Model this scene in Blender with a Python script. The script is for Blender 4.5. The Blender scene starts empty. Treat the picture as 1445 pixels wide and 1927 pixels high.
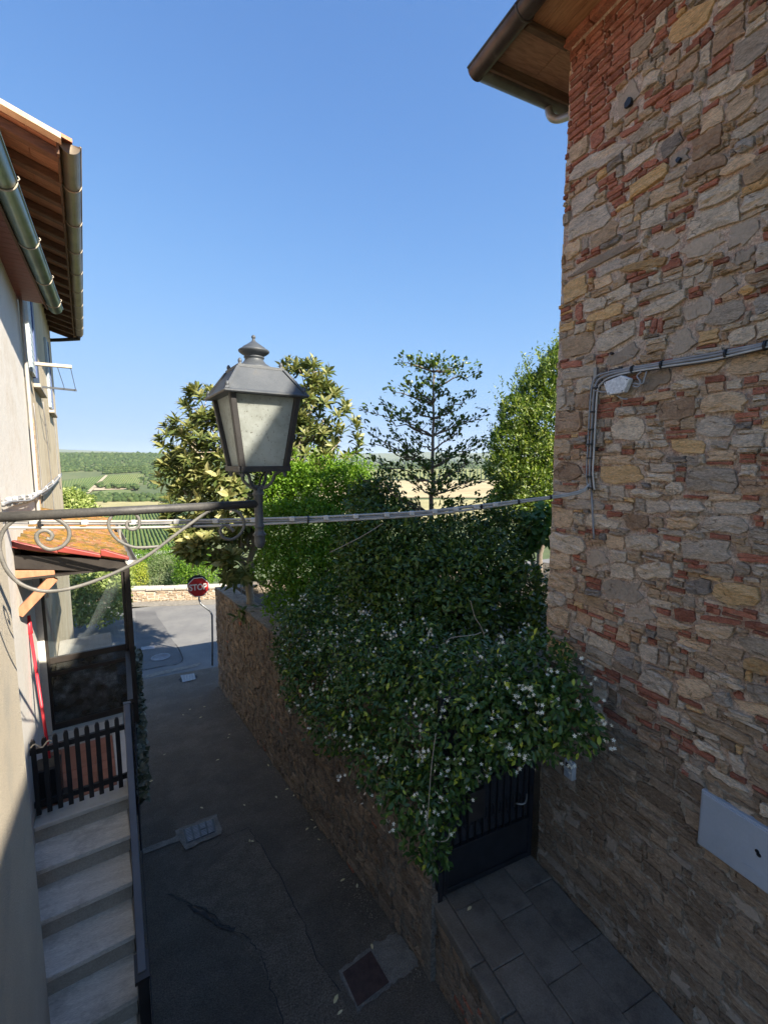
import bpy, bmesh, math, random
import numpy as np
from mathutils import Vector, noise as mnoise
random.seed(7); RNG = np.random.default_rng(7)
SC = bpy.context.scene; COL = SC.collection

# ------------------------------------------------------------------ camera
F, CX, CY, HZ = 850.0, 722.5, 963.5, 868.0          # focal length and horizon in photo pixels
PITCH = math.atan((CY - HZ) / F)
def _h(px, py):
    v = (px - CX, F, -(py - CY)); c, s = math.cos(PITCH), math.sin(PITCH)
    return (v[0], v[1] * c + v[2] * s, -v[1] * s + v[2] * c)
_d = _h(325, HZ); YAW = math.atan2(-_d[0], _d[1])
def ray(px, py):
    h = _h(px, py); c, s = math.cos(YAW), math.sin(YAW)
    return np.array([h[0] * c + h[1] * s, -h[0] * s + h[1] * c, h[2]])
cam = bpy.data.cameras.new('camera'); camo = bpy.data.objects.new('camera', cam); COL.objects.link(camo)
cam.sensor_width = 36; cam.sensor_fit = 'AUTO'; cam.lens = F / 1927 * 36
cam.clip_start = 0.05; cam.clip_end = 60000
camo.location = (0, 0, 0); camo.rotation_euler = (math.pi / 2 - PITCH, 0, -YAW)
SC.camera = camo

# ------------------------------------------------------------------ sky, sun, exposure
SUN = Vector((1.0, -1.85, 1.54)).normalized()
SKY_STRENGTH, SUN_STRENGTH, EXPOSURE = 0.15, 3.8, 1.78
w = bpy.data.worlds.new('World'); SC.world = w; w.use_nodes = True
nt = w.node_tree; sky = nt.nodes.new('ShaderNodeTexSky'); sky.sky_type = 'NISHITA'; sky.sun_disc = False
sky.sun_elevation = math.asin(SUN.z); sky.sun_rotation = math.atan2(SUN.x, SUN.y)
sky.altitude = 250; sky.air_density = 0.66; sky.dust_density = 0.0; sky.ozone_density = 10.5
bg = nt.nodes['Background']; bg.inputs['Strength'].default_value = SKY_STRENGTH
# the whole sky is rolled off evenly towards white, as a camera does with a bright horizon
sp_, cb2 = nt.nodes.new('ShaderNodeSeparateColor'), nt.nodes.new('ShaderNodeCombineColor'); nt.links.new(sky.outputs[0], sp_.inputs[0])
def _m(op, a, b=None):
    n = nt.nodes.new('ShaderNodeMath'); n.operation = op
    for i, q in enumerate((a, b)):
        if q is None: continue
        if isinstance(q, (int, float)): n.inputs[i].default_value = q
        else: nt.links.new(q, n.inputs[i])
    return n.outputs[0]
for i_, top in enumerate((0.95, 1.38, 2.15)):
    s_ = sp_.outputs[i_]; d_ = _m('DIVIDE', s_, top); nt.links.new(_m('DIVIDE', s_, _m('SQRT', _m('ADD', _m('MULTIPLY', d_, d_), 1.0))), cb2.inputs[i_])
nt.links.new(cb2.outputs[0], bg.inputs[0])
sl = bpy.data.lights.new('sun', 'SUN'); so = bpy.data.objects.new('sun', sl); COL.objects.link(so)
sl.energy = SUN_STRENGTH; sl.angle = math.radians(0.5); sl.color = (1.0, 0.9, 0.74)
so.rotation_euler = SUN.to_track_quat('Z', 'Y').to_euler()
vs = SC.view_settings; SC.display_settings.display_device = 'sRGB'
vs.view_transform = 'Standard'; vs.look = 'None'; vs.exposure = EXPOSURE; vs.gamma = 1; vs.use_curve_mapping = False
SC.cycles.max_bounces = 8; SC.cycles.diffuse_bounces = 8; SC.cycles.transparent_max_bounces = 12
SC.cycles.volume_bounces = 1

# ------------------------------------------------------------------ geometry of the place
def V(*a): return np.array(a, float)
def atX(px, py, X): r = ray(px, py); return r * X / r[0]
def atY(px, py, Y): r = ray(px, py); return r * Y / r[1]
def atZ(px, py, Z): r = ray(px, py); return r * Z / r[2]
def atD(px, py, D): return ray(px, py) * D / F
_a = math.radians(8.4)
U = V(-math.sin(_a), math.cos(_a), 0); N = V(math.cos(_a), math.sin(_a), 0)   # along / away from the left-hand houses
def Lp(c, u, z): return N * c + U * u + V(0, 0, z)
def atc(px, py, c): r = ray(px, py); return r * c / np.dot(r, N)
def atu(px, py, u): r = ray(px, py); return r * u / np.dot(r, U)
def proj(P):
    c, s = math.cos(YAW), math.sin(YAW); h = (P[0] * c - P[1] * s, P[0] * s + P[1] * c, P[2])
    c, s = math.cos(PITCH), math.sin(PITCH); v = (h[0], h[1] * c - h[2] * s, h[1] * s + h[2] * c)
    if v[1] <= 0.01: return (-9999, -9999, v[1])
    return (CX + F * v[0] / v[1], CY - F * v[2] / v[1], v[1])
RY = [-8, -3, 1.5, 2.8, 4.4, 5.9, 8.5, 11.2, 13.2, 14.4, 16, 22, 60]
RZ = [-3.6, -4.1, -4.62, -4.82, -5.06, -5.36, -5.72, -6.1, -6.3, -6.36, -6.4, -6.4, -6.4]
def zr(y): return float(np.interp(y, RY, RZ))
def atroad(px, py, off=0.0):
    r = ray(px, py); t = 3.0 / r[1]
    for _ in range(60):
        z = zr(t * r[1]) + off; t = 0.5 * t + 0.5 * z / r[2]
    return r * t
PLAT = -4.068; WX = 3.2; WY = 3.17

# ------------------------------------------------------------------ mesh helpers
ORG = {}
def org(p):
    return ORG.get(p.name, V(0, 0, 0)) if p is not None else V(0, 0, 0)
def link(name, verts, faces, mat, parent=None, smooth=False, var=None):
    me = bpy.data.meshes.new(name)
    v = np.asarray(verts, float) - org(parent)
    me.from_pydata([tuple(p) for p in v], [], [tuple(f) for f in faces])
    if smooth: me.polygons.foreach_set('use_smooth', [True] * len(me.polygons))
    if mat is not None: me.materials.append(mat)
    me.update()
    o = bpy.data.objects.new(name, me); COL.objects.link(o)
    if parent is not None: o.parent = parent; ORG[o.name] = org(parent)
    return o
def fastlink(name, verts, tris, mat, parent=None, var=None):
    me = bpy.data.meshes.new(name); v = (np.asarray(verts, np.float32) - org(parent).astype(np.float32)); t = np.asarray(tris, np.int32)
    me.vertices.add(len(v)); me.vertices.foreach_set('co', v.ravel())
    me.loops.add(t.size); me.loops.foreach_set('vertex_index', t.ravel())
    me.polygons.add(len(t)); me.polygons.foreach_set('loop_start', np.arange(0, t.size, t.shape[1], dtype=np.int32))
    me.polygons.foreach_set('loop_total', np.full(len(t), t.shape[1], np.int32))
    if var is not None:
        at = me.attributes.new('var', 'FLOAT', 'POINT'); at.data.foreach_set('value', np.asarray(var, np.float32))
    me.materials.append(mat); me.update(calc_edges=True); me.validate()
    o = bpy.data.objects.new(name, me); COL.objects.link(o)
    if parent is not None: o.parent = parent; ORG[o.name] = org(parent)
    return o
def tag(o, label=None, cat=None, group=None, kind=None):
    if label: o['label'] = label
    if cat: o['category'] = cat
    if group: o['group'] = group
    if kind: o['kind'] = kind
    return o
def thing(name, label, cat, loc, group=None):
    o = bpy.data.objects.new(name, None); COL.objects.link(o); o.location = tuple(loc); o.empty_display_size = 0.1
    ORG[o.name] = V(*loc); return tag(o, label, cat, group)
class MB:
    def __init__(s): s.v = []; s.f = []
    def add(s, vs, fs):
        k = len(s.v); s.v += [tuple(x) for x in vs]; s.f += [tuple(i + k for i in f) for f in fs]; return s
    def box(s, c, ax, ay, az):            # centre and three half-extent vectors
        c, ax, ay, az = (np.asarray(q, float) for q in (c, ax, ay, az))
        if np.dot(np.cross(ax, ay), az) < 0: ax = -ax
        vs = [c + i * ax + j * ay + k * az for k in (-1, 1) for j in (-1, 1) for i in (-1, 1)]
        return s.add(vs, [(0, 2, 3, 1), (4, 5, 7, 6), (0, 1, 5, 4), (2, 6, 7, 3), (0, 4, 6, 2), (1, 3, 7, 5)])
    def lbox(s, c0, c1, u0, u1, z0, z1): # box in the houses' frame
        return s.box(Lp((c0 + c1) / 2, (u0 + u1) / 2, (z0 + z1) / 2), N * (c1 - c0) / 2, U * (u1 - u0) / 2, V(0, 0, (z1 - z0) / 2))
    def wbox(s, x0, x1, y0, y1, z0, z1):
        return s.box(V((x0 + x1) / 2, (y0 + y1) / 2, (z0 + z1) / 2), V((x1 - x0) / 2, 0, 0), V(0, (y1 - y0) / 2, 0), V(0, 0, (z1 - z0) / 2))
    def beam(s, a, b, wv, tv):           # bar from a to b with half width and half thickness vectors
        a, b = np.asarray(a, float), np.asarray(b, float); return s.box((a + b) / 2, (b - a) / 2, wv, tv)
    def prism(s, poly, ext):
        poly = [np.asarray(p, float) for p in poly]; ext = np.asarray(ext, float); n = len(poly)
        nrm = sum(np.cross(poly[i] - poly[0], poly[(i + 1) % n] - poly[0]) for i in range(n))
        if np.dot(nrm, ext) > 0: poly = poly[::-1]
        vs = poly + [p + ext for p in poly]
        return s.add(vs, [tuple(range(n)), tuple(range(2 * n - 1, n - 1, -1))] + [(i, i + n, (i + 1) % n + n, (i + 1) % n) for i in range(n)])
    def tube(s, pts, r, n=8, flat=None, caps=True):
        pts = [np.asarray(p, float) for p in pts]; m = len(pts); vs = []; fs = []
        t0 = pts[1] - pts[0]; a = np.cross(t0, V(0, 0, 1)); a = np.cross(t0, V(1, 0, 0)) if np.linalg.norm(a) < 1e-6 else a
        a /= np.linalg.norm(a)
        for i, p in enumerate(pts):
            t = pts[min(i + 1, m - 1)] - pts[max(i - 1, 0)]; t = t / (np.linalg.norm(t) + 1e-12)
            a = a - t * np.dot(a, t); a /= (np.linalg.norm(a) + 1e-12); b = np.cross(t, a)
            rr = r[i] if hasattr(r, '__len__') else r
            for k in range(n):
                th = 2 * math.pi * k / n; vs.append(p + rr * (math.cos(th) * a * (flat or 1.0) + math.sin(th) * b))
        for i in range(m - 1):
            for k in range(n): fs.append((i * n + k, i * n + (k + 1) % n, (i + 1) * n + (k + 1) % n, (i + 1) * n + k))
        if caps: fs += [tuple(range(n - 1, -1, -1)), tuple(range((m - 1) * n, m * n))]
        return s.add(vs, fs)
    def lathe(s, prof, c, n=20):
        vs = []; fs = []; m = len(prof)
        for r, z in prof:
            for k in range(n): th = 2 * math.pi * k / n; vs.append(V(c[0] + r * math.cos(th), c[1] + r * math.sin(th), c[2] + z))
        for i in range(m - 1):
            for k in range(n): fs.append((i * n + k, i * n + (k + 1) % n, (i + 1) * n + (k + 1) % n, (i + 1) * n + k))
        fs += [tuple(range(n - 1, -1, -1)), tuple(range((m - 1) * n, m * n))]
        return s.add(vs, fs)
    def build(s, name, mat, parent=None, smooth=False, label=None, kind=None):
        o = link(name, s.v, s.f, mat, parent, smooth)
        if label: o['label'] = label
        if kind: o['kind'] = kind
        return o
def bevel(o, w=0.004, seg=1):
    m = o.modifiers.new('edge', 'BEVEL'); m.width = w; m.segments = seg; m.limit_method = 'ANGLE'; return o
def crom(P, k=6):
    P = [np.asarray(p, float) for p in P]; out = []
    for i in range(len(P) - 1):
        p0, p1, p2, p3 = P[max(i - 1, 0)], P[i], P[i + 1], P[min(i + 2, len(P) - 1)]
        for j in range(k):
            t = j / k; out.append(0.5 * (2 * p1 + (p2 - p0) * t + (2 * p0 - 5 * p1 + 4 * p2 - p3) * t * t + (3 * p1 - p0 - 3 * p2 + p3) * t ** 3))
    out.append(P[-1]); return out

# ------------------------------------------------------------------ materials
def new_mat(name):
    m = bpy.data.materials.new(name); m.use_nodes = True; t = m.node_tree; return m, t, t.nodes['Principled BSDF'], t.nodes['Material Output']
def nnode(t, kind, **kw):
    n = t.nodes.new(kind)
    for k, v in kw.items():
        if k in n.inputs: n.inputs[k].default_value = v
        else: setattr(n, k, v)
    return n
def coords(t, scale=(1, 1, 1), rnd=False, rot=(0, 0, 0)):
    g = t.nodes.new('ShaderNodeNewGeometry'); mp = t.nodes.new('ShaderNodeMapping'); mp.inputs['Scale'].default_value = scale; mp.inputs['Rotation'].default_value = rot
    t.links.new(g.outputs['Position'], mp.inputs['Vector'])
    if rnd:
        oi = t.nodes.new('ShaderNodeObjectInfo'); ml = t.nodes.new('ShaderNodeMath'); ml.operation = 'MULTIPLY'; ml.inputs[1].default_value = 37.0
        t.links.new(oi.outputs['Random'], ml.inputs[0]); t.links.new(ml.outputs[0], mp.inputs['Location'])
    return mp.outputs[0]
def ramp(t, fac, stops):
    r = t.nodes.new('ShaderNodeValToRGB'); e = r.color_ramp.elements
    while len(e) < len(stops): e.new(0.5)
    for i, (p, c) in enumerate(stops): e[i].position = p; e[i].color = (*c, 1)
    t.links.new(fac, r.inputs[0]); return r.outputs[0]
def mixc(t, a, b, fac, mode='MIX'):
    m = t.nodes.new('ShaderNodeMix'); m.data_type = 'RGBA'; m.blend_type = mode
    for sock, val in ((m.inputs[0], fac), (m.inputs[6], a), (m.inputs[7], b)):
        if isinstance(val, (int, float)): sock.default_value = val
        elif isinstance(val, tuple): sock.default_value = (*val, 1)
        else: t.links.new(val, sock)
    return m.outputs[2]
def noise(t, vec, scale, detail=4, rough=0.6):
    n = nnode(t, 'ShaderNodeTexNoise', Scale=scale, Detail=detail, Roughness=rough); t.links.new(vec, n.inputs['Vector']); return n.outputs[0]
def bump(t, h, strength, dist, bsdf):
    b = nnode(t, 'ShaderNodeBump', Strength=strength, Distance=dist); t.links.new(h, b.inputs['Height']); t.links.new(b.outputs[0], bsdf.inputs['Normal'])
def mat(name, c1, c2=None, scale=6, rough=0.8, bumps=None, metal=0.0, fine=None, aniso=(1, 1, 1), rnd=False, stain=None, rot=(0, 0, 0), lo=0.35, hi=0.65):
    """two-tone noisy material; fine=(scale, amount) adds grain, stain=(colour, scale, lo, hi) adds worn patches"""
    m, t, b, _ = new_mat(name); v = coords(t, aniso, rnd, rot); b.inputs['Roughness'].default_value = rough; b.inputs['Metallic'].default_value = metal
    col = c1
    if c2: col = ramp(t, noise(t, v, scale), [(lo, c1), (hi, c2)])
    if stain:
        f = ramp(t, noise(t, coords(t), stain[1], 6, 0.7), [(stain[2], (0, 0, 0)), (stain[3], (1, 1, 1))]); col = mixc(t, col, stain[0], f)
    if fine:
        f = noise(t, v, fine[0], 3, 0.7); g = ramp(t, f, [(0.3, (1 - fine[1],) * 3), (0.7, (1 + fine[1],) * 3)])
        col = mixc(t, col, g, 1.0, 'MULTIPLY')
    if isinstance(col, tuple): b.inputs['Base Color'].default_value = (*col, 1)
    else: t.links.new(col, b.inputs['Base Color'])
    if bumps: bump(t, noise(t, v, bumps[0], 6, 0.65), bumps[1], bumps[2], b)
    return m
def stone_mat(name, cols, lay=1.0, grain=0.3, rough=0.9, gain=1.0, crack=9.0):
    """natural stone: tones mixed by bedded noise, shifted per stone, with chipped relief"""
    m, t, b, _ = new_mat(name); b.inputs['Roughness'].default_value = rough; b.inputs['Specular IOR Level'].default_value = 0.2
    v = coords(t, (1, 1, lay), True); n1 = noise(t, v, 9, 8, 0.72)
    st = [(0.25 + 0.5 * i / (len(cols) - 1), c) for i, c in enumerate(cols)]; col = ramp(t, n1, st)
    col = mixc(t, col, (gain, gain, gain), 1.0, 'MULTIPLY')
    oi = t.nodes.new('ShaderNodeObjectInfo'); col = mixc(t, col, ramp(t, oi.outputs['Random'], [(0, (0.66, 0.63, 0.60)), (0.4, (0.98, 0.97, 0.96)), (1, (1.22, 1.19, 1.14))]), 1.0, 'MULTIPLY')
    f = noise(t, v, 45, 5, 0.75); col = mixc(t, col, ramp(t, f, [(0.32, (1 - grain,) * 3), (0.68, (1 + grain * 0.7,) * 3)]), 1.0, 'MULTIPLY')
    st2 = ramp(t, noise(t, v, 14, 5, 0.7), [(0.56, (0, 0, 0)), (0.72, (1, 1, 1))]); col = mixc(t, col, (0.52, 0.47, 0.38), mixc(t, (0, 0, 0), st2, 0.4))
    # split bedding: thin irregular cracks that run with the layers
    vw = nnode(t, 'ShaderNodeVectorMath', operation='MULTIPLY_ADD'); nz = nnode(t, 'ShaderNodeTexNoise', Scale=9.0, Detail=4.0); t.links.new(v, nz.inputs['Vector'])
    t.links.new(nz.outputs['Color'], vw.inputs[0]); vw.inputs[1].default_value = (0.12, 0.12, 0.12); t.links.new(v, vw.inputs[2])
    vo = nnode(t, 'ShaderNodeTexVoronoi', feature='DISTANCE_TO_EDGE', Scale=crack); t.links.new(vw.outputs[0], vo.inputs['Vector'])
    ck = ramp(t, vo.outputs['Distance'], [(0.0, (0.0, 0.0, 0.0)), (0.05, (1, 1, 1))])
    msk = ramp(t, noise(t, v, 5, 3, 0.6), [(0.38, (0, 0, 0)), (0.44, (1, 1, 1))]); ckm = mixc(t, ck, msk, 1.0, 'LIGHTEN')
    col = mixc(t, col, mixc(t, (0.5, 0.45, 0.4), (1, 1, 1), ckm), 1.0, 'MULTIPLY'); col = mixc(t, col, (1.10, 0.965, 0.875), 1.0, 'MULTIPLY')
    t.links.new(col, b.inputs['Base Color'])
    mx = t.nodes.new('ShaderNodeMath'); mx.operation = 'ADD'; t.links.new(noise(t, v, 20, 8, 0.75), mx.inputs[0]); t.links.new(f, mx.inputs[1])
    m2 = t.nodes.new('ShaderNodeMath'); m2.operation = 'MULTIPLY_ADD'; t.links.new(ckm, m2.inputs[0]); m2.inputs[1].default_value = 0.5; t.links.new(mx.outputs[0], m2.inputs[2])
    bump(t, m2.outputs[0], 1.0, 0.022, b); return m
def leaf_mat(name, stops, rough=0.42, trans=0.28, tcol=None, spec=0.4):
    m, t, b, out = new_mat(name); a = t.nodes.new('ShaderNodeAttribute'); a.attribute_name = 'var'
    col = ramp(t, a.outputs['Fac'], stops); t.links.new(col, b.inputs['Base Color']); b.inputs['Roughness'].default_value = rough; b.inputs['Specular IOR Level'].default_value = spec
    tr = t.nodes.new('ShaderNodeBsdfTranslucent'); t.links.new(mixc(t, col, tcol or (1.3, 1.5, 0.5), 1.0, 'MULTIPLY'), tr.inputs[0])
    mx = t.nodes.new('ShaderNodeMixShader'); mx.inputs[0].default_value = trans
    t.links.new(b.outputs[0], mx.inputs[1]); t.links.new(tr.outputs[0], mx.inputs[2]); t.links.new(mx.outputs[0], out.inputs[0]); return m

M = {}
M['white_st'] = stone_mat('pale_limestone', [(0.36, 0.31, 0.24), (0.66, 0.60, 0.49), (0.80, 0.74, 0.62)], 2.5, 0.4, gain=1.1)
M['tan_st'] = stone_mat('tan_sandstone', [(0.30, 0.225, 0.15), (0.54, 0.43, 0.30), (0.66, 0.56, 0.42)], 3.5, 0.4, gain=1.38)
M['grey_st'] = stone_mat('grey_limestone', [(0.27, 0.24, 0.20), (0.50, 0.46, 0.39), (0.64, 0.58, 0.49)], 3.0, 0.4, gain=1.38)
M['ochre_st'] = stone_mat('ochre_stone', [(0.34, 0.23, 0.12), (0.58, 0.42, 0.22), (0.66, 0.54, 0.35)], 3.5, 0.4, gain=1.38)
M['brown_st'] = stone_mat('brown_stone', [(0.20, 0.145, 0.10), (0.36, 0.265, 0.185), (0.45, 0.36, 0.265)], 1.5, 0.35, gain=1.38)
M['dark_st'] = stone_mat('slate_grey_stone', [(0.17, 0.16, 0.15), (0.33, 0.315, 0.29), (0.52, 0.48, 0.42)], 3.0, 0.45, gain=1.38)
M['brick'] = stone_mat('red_brick', [(0.25, 0.105, 0.075), (0.43, 0.19, 0.135), (0.53, 0.29, 0.215)], 2.0, 0.35, gain=1.12)
M['mortar_patch'] = stone_mat('grey_cement', [(0.38, 0.34, 0.285), (0.47, 0.425, 0.36), (0.54, 0.49, 0.42)], 1.0, 0.14)
M['mortar'] = mat('lime_mortar', (0.46, 0.335, 0.25), (0.70, 0.56, 0.435), 14, 0.95, (40, 1.0, 0.03), fine=(70, 0.45), stain=((0.44, 0.25, 0.17), 5.0, 0.5, 0.68))
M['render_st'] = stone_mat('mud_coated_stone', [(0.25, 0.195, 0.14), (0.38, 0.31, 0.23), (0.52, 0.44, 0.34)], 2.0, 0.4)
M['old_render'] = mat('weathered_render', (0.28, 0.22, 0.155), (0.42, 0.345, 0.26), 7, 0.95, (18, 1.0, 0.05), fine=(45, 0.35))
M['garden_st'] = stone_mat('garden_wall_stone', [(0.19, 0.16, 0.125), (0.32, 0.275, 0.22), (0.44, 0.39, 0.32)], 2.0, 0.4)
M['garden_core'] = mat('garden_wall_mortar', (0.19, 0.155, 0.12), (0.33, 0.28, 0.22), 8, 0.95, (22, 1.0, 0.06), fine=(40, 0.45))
M['parapet_st'] = stone_mat('parapet_stone', [(0.27, 0.235, 0.185), (0.42, 0.375, 0.30), (0.52, 0.47, 0.39)], 1.5)
M['coping'] = mat('coping_stone', (0.45, 0.41, 0.36), (0.55, 0.5, 0.43), 8, 0.9, (20, 0.7, 0.03), fine=(50, 0.2), rnd=True)
M['asphalt'] = mat('lane_asphalt', (0.155, 0.128, 0.098), (0.21, 0.176, 0.138), 2.2, 0.9, (90, 1.0, 0.03), fine=(85, 0.6), stain=((0.145, 0.122, 0.096), 0.9, 0.48, 0.6))
M['asphalt_new'] = mat('patched_asphalt', (0.165, 0.135, 0.10), (0.23, 0.19, 0.145), 5, 0.92, (70, 1.0, 0.03), fine=(65, 0.65))
M['asphalt_old'] = mat('worn_road_asphalt', (0.15, 0.15, 0.15), (0.20, 0.198, 0.19), 1.2, 0.9, (90, 0.5, 0.012), fine=(120, 0.3))
M['asphalt_mid'] = mat('grey_road_patch', (0.11, 0.11, 0.112), (0.14, 0.14, 0.14), 2, 0.9, (90, 0.5, 0.012), fine=(120, 0.3))
M['crack'] = mat('dark_crack_filler', (0.045, 0.042, 0.04), (0.075, 0.07, 0.066), 30, 0.95)
M['concrete'] = mat('rough_concrete', (0.19, 0.175, 0.15), (0.28, 0.26, 0.225), 9, 0.95, (45, 0.9, 0.02), fine=(70, 0.35))
M['slab'] = mat('worn_paving_slab', (0.15, 0.128, 0.102), (0.205, 0.178, 0.145), 3.5, 0.85, (60, 0.5, 0.01), fine=(90, 0.25), rnd=True, stain=((0.11, 0.094, 0.076), 2.5, 0.5, 0.65))
M['slab_bed'] = mat('slab_bed', (0.07, 0.063, 0.055), (0.10, 0.09, 0.078), 20, 0.95)
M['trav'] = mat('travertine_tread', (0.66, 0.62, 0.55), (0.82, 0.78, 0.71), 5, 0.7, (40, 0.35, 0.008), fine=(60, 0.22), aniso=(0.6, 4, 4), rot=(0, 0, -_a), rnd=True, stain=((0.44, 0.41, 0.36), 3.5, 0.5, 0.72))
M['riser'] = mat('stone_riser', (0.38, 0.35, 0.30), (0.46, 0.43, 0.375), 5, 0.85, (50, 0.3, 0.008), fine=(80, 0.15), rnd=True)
M['plaster'] = mat('beige_roughcast', (0.58, 0.51, 0.40), (0.65, 0.575, 0.455), 2.2, 0.95, (150, 0.7, 0.012), fine=(170, 0.16), stain=((0.42, 0.40, 0.35), 1.6, 0.55, 0.75))
M['white_pl'] = mat('white_painted_plaster', (0.70, 0.67, 0.62), (0.78, 0.75, 0.70), 1.3, 0.9, (12, 0.25, 0.02), fine=(50, 0.06), stain=((0.58, 0.50, 0.40), 1.3, 0.50, 0.78))
M['cream_pl'] = mat('streaked_cream_plaster', (0.50, 0.42, 0.29), (0.64, 0.57, 0.43), 3.0, 0.95, (20, 0.4, 0.02), fine=(60, 0.12), aniso=(1.6, 1.6, 0.35), stain=((0.45, 0.34, 0.20), 0.9, 0.5, 0.75))
M['wood_dark'] = mat('old_rafter_wood', (0.085, 0.048, 0.03), (0.15, 0.085, 0.052), 8, 0.8, (30, 0.4, 0.01), aniso=(1, 6, 6))
M['wood_soffit'] = mat('stained_soffit_boards', (0.36, 0.165, 0.075), (0.55, 0.28, 0.135), 5, 0.7, (40, 0.3, 0.006), aniso=(8, 0.8, 8), rnd=True, fine=(30, 0.15))
M['pianelle'] = mat('brown_roof_boarding', (0.24, 0.125, 0.075), (0.38, 0.215, 0.135), 7, 0.85, (30, 0.4, 0.01), aniso=(1, 6, 1), rnd=True, stain=((0.34, 0.22, 0.13), 3, 0.55, 0.75))
M['red_soffit'] = mat('dark_red_boards', (0.15, 0.035, 0.027), (0.21, 0.05, 0.037), 8, 0.55, (40, 0.3, 0.006), aniso=(1, 8, 1), rot=(0, 0, -_a), rnd=True)
M['wood_brace'] = mat('orange_brown_timber', (0.36, 0.16, 0.085), (0.47, 0.23, 0.13), 10, 0.65, (60, 0.3, 0.004), aniso=(3, 3, 1))
M['grey_wood'] = mat('weathered_grey_wood', (0.42, 0.36, 0.28), (0.58, 0.52, 0.43), 12, 0.85, (50, 0.4, 0.005), aniso=(1, 8, 8))
M['copper'] = mat('oxidised_brown_copper', (0.065, 0.05, 0.042), (0.12, 0.095, 0.08), 5, 0.42, (20, 0.1, 0.005), 0.55, stain=((0.20, 0.17, 0.15), 6, 0.6, 0.75))
M['zinc'] = mat('grey_zinc', (0.26, 0.25, 0.235), (0.38, 0.365, 0.34), 4, 0.45, (15, 0.1, 0.005), 0.5)
M['gutter_bronze'] = mat('bronze_sheet_gutter', (0.20, 0.165, 0.125), (0.29, 0.245, 0.19), 4, 0.45, (15, 0.1, 0.005), 0.45)
M['gutter_green'] = mat('green_grey_sheet_gutter', (0.13, 0.19, 0.165), (0.22, 0.29, 0.25), 5, 0.35, (15, 0.1, 0.005), 0.6, stain=((0.17, 0.13, 0.06), 5, 0.55, 0.7))
M['iron'] = mat('painted_lamp_iron', (0.062, 0.072, 0.086), (0.088, 0.098, 0.112), 9, 0.5, (160, 0.35, 0.002), 0.1, fine=(220, 0.2), stain=((0.12, 0.115, 0.105), 10, 0.6, 0.8))
M['iron_shaded'] = mat('shaded_lamp_bars', (0.022, 0.021, 0.022), (0.038, 0.036, 0.036), 9, 0.55, (160, 0.35, 0.002), fine=(200, 0.3))  # darker copy of the lamp iron: eave shade put into the colour
M['iron_arm'] = mat('weathered_arm_iron', (0.055, 0.055, 0.057), (0.085, 0.083, 0.08), 14, 0.55, (120, 0.4, 0.002), 0.15, fine=(150, 0.2))
M['iron_scroll'] = mat('grey_scroll_iron', (0.12, 0.117, 0.11), (0.18, 0.174, 0.162), 14, 0.55, (120, 0.4, 0.002), 0.15, fine=(150, 0.2))
M['black'] = mat('black_paint', (0.010, 0.011, 0.014), (0.02, 0.021, 0.025), 8, 0.45, (80, 0.2, 0.002))
M['rail'] = mat('slate_blue_rail_paint', (0.06, 0.068, 0.085), (0.08, 0.09, 0.106), 5, 0.42)
M['frame'] = mat('dark_bronze_frame', (0.022, 0.018, 0.017), (0.04, 0.034, 0.03), 6, 0.4)
M['terracotta'] = mat('terracotta_floor', (0.33, 0.135, 0.08), (0.42, 0.18, 0.11), 5, 0.7, (50, 0.2, 0.004), rnd=True)
M['marble'] = mat('pale_marble_edge', (0.55, 0.52, 0.46), (0.66, 0.63, 0.57), 6, 0.5)
M['tile'] = mat('red_clay_tile', (0.42, 0.15, 0.075), (0.58, 0.27, 0.15), 6, 0.85, (40, 0.4, 0.006), rnd=True, stain=((0.50, 0.36, 0.24), 8, 0.55, 0.7))
M['redmetal'] = mat('red_coated_sheet', (0.22, 0.032, 0.026), (0.29, 0.05, 0.036), 5, 0.5)
def lichen_mat():
    m, t, b, _ = new_mat('lichen_grown_roof_sheet'); v = coords(t, (1.2, 9, 9), False, (0, 0, -_a)); b.inputs['Roughness'].default_value = 0.95
    col = ramp(t, noise(t, v, 4, 6, 0.7), [(0.32, (0.36, 0.13, 0.07)), (0.5, (0.46, 0.21, 0.10)), (0.66, (0.50, 0.36, 0.24))])
    f1 = ramp(t, noise(t, coords(t, (3, 5, 5), False, (0, 0, -_a)), 4.0, 6, 0.75), [(0.46, (0, 0, 0)), (0.52, (1, 1, 1))]); col = mixc(t, col, (0.44, 0.23, 0.035), f1)
    f2 = ramp(t, noise(t, coords(t, (2, 6, 6), False, (0, 0, 0.5)), 4.3, 6, 0.8), [(0.51, (0, 0, 0)), (0.57, (1, 1, 1))]); col = mixc(t, col, (0.17, 0.13, 0.025), f2)
    f3 = ramp(t, noise(t, coords(t), 38, 3, 0.8), [(0.60, (0, 0, 0)), (0.66, (1, 1, 1))]); col = mixc(t, col, (0.55, 0.46, 0.33), mixc(t, (0, 0, 0), f3, 0.6))
    t.links.new(col, b.inputs['Base Color']); bump(t, noise(t, v, 14, 6, 0.75), 1.0, 0.03, b); return m
M['lichen'] = lichen_mat()
M['cable_grey'] = mat('grey_cable_sheath', (0.22, 0.22, 0.23), (0.30, 0.30, 0.31), 12, 0.5)
M['cable_pale'] = mat('pale_cable_sheath', (0.40, 0.385, 0.36), (0.50, 0.48, 0.45), 12, 0.5)
M['clip'] = mat('white_cable_clip', (0.52, 0.52, 0.52), (0.6, 0.6, 0.6), 12, 0.5)
M['white_box'] = mat('pale_grey_plastic', (0.50, 0.51, 0.52), (0.72, 0.72, 0.72), 40, 0.6, fine=(120, 0.2))
M['white_metal'] = mat('pale_enamel_panel', (0.34, 0.365, 0.40), (0.385, 0.41, 0.45), 3, 0.45, fine=(60, 0.04))
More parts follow.
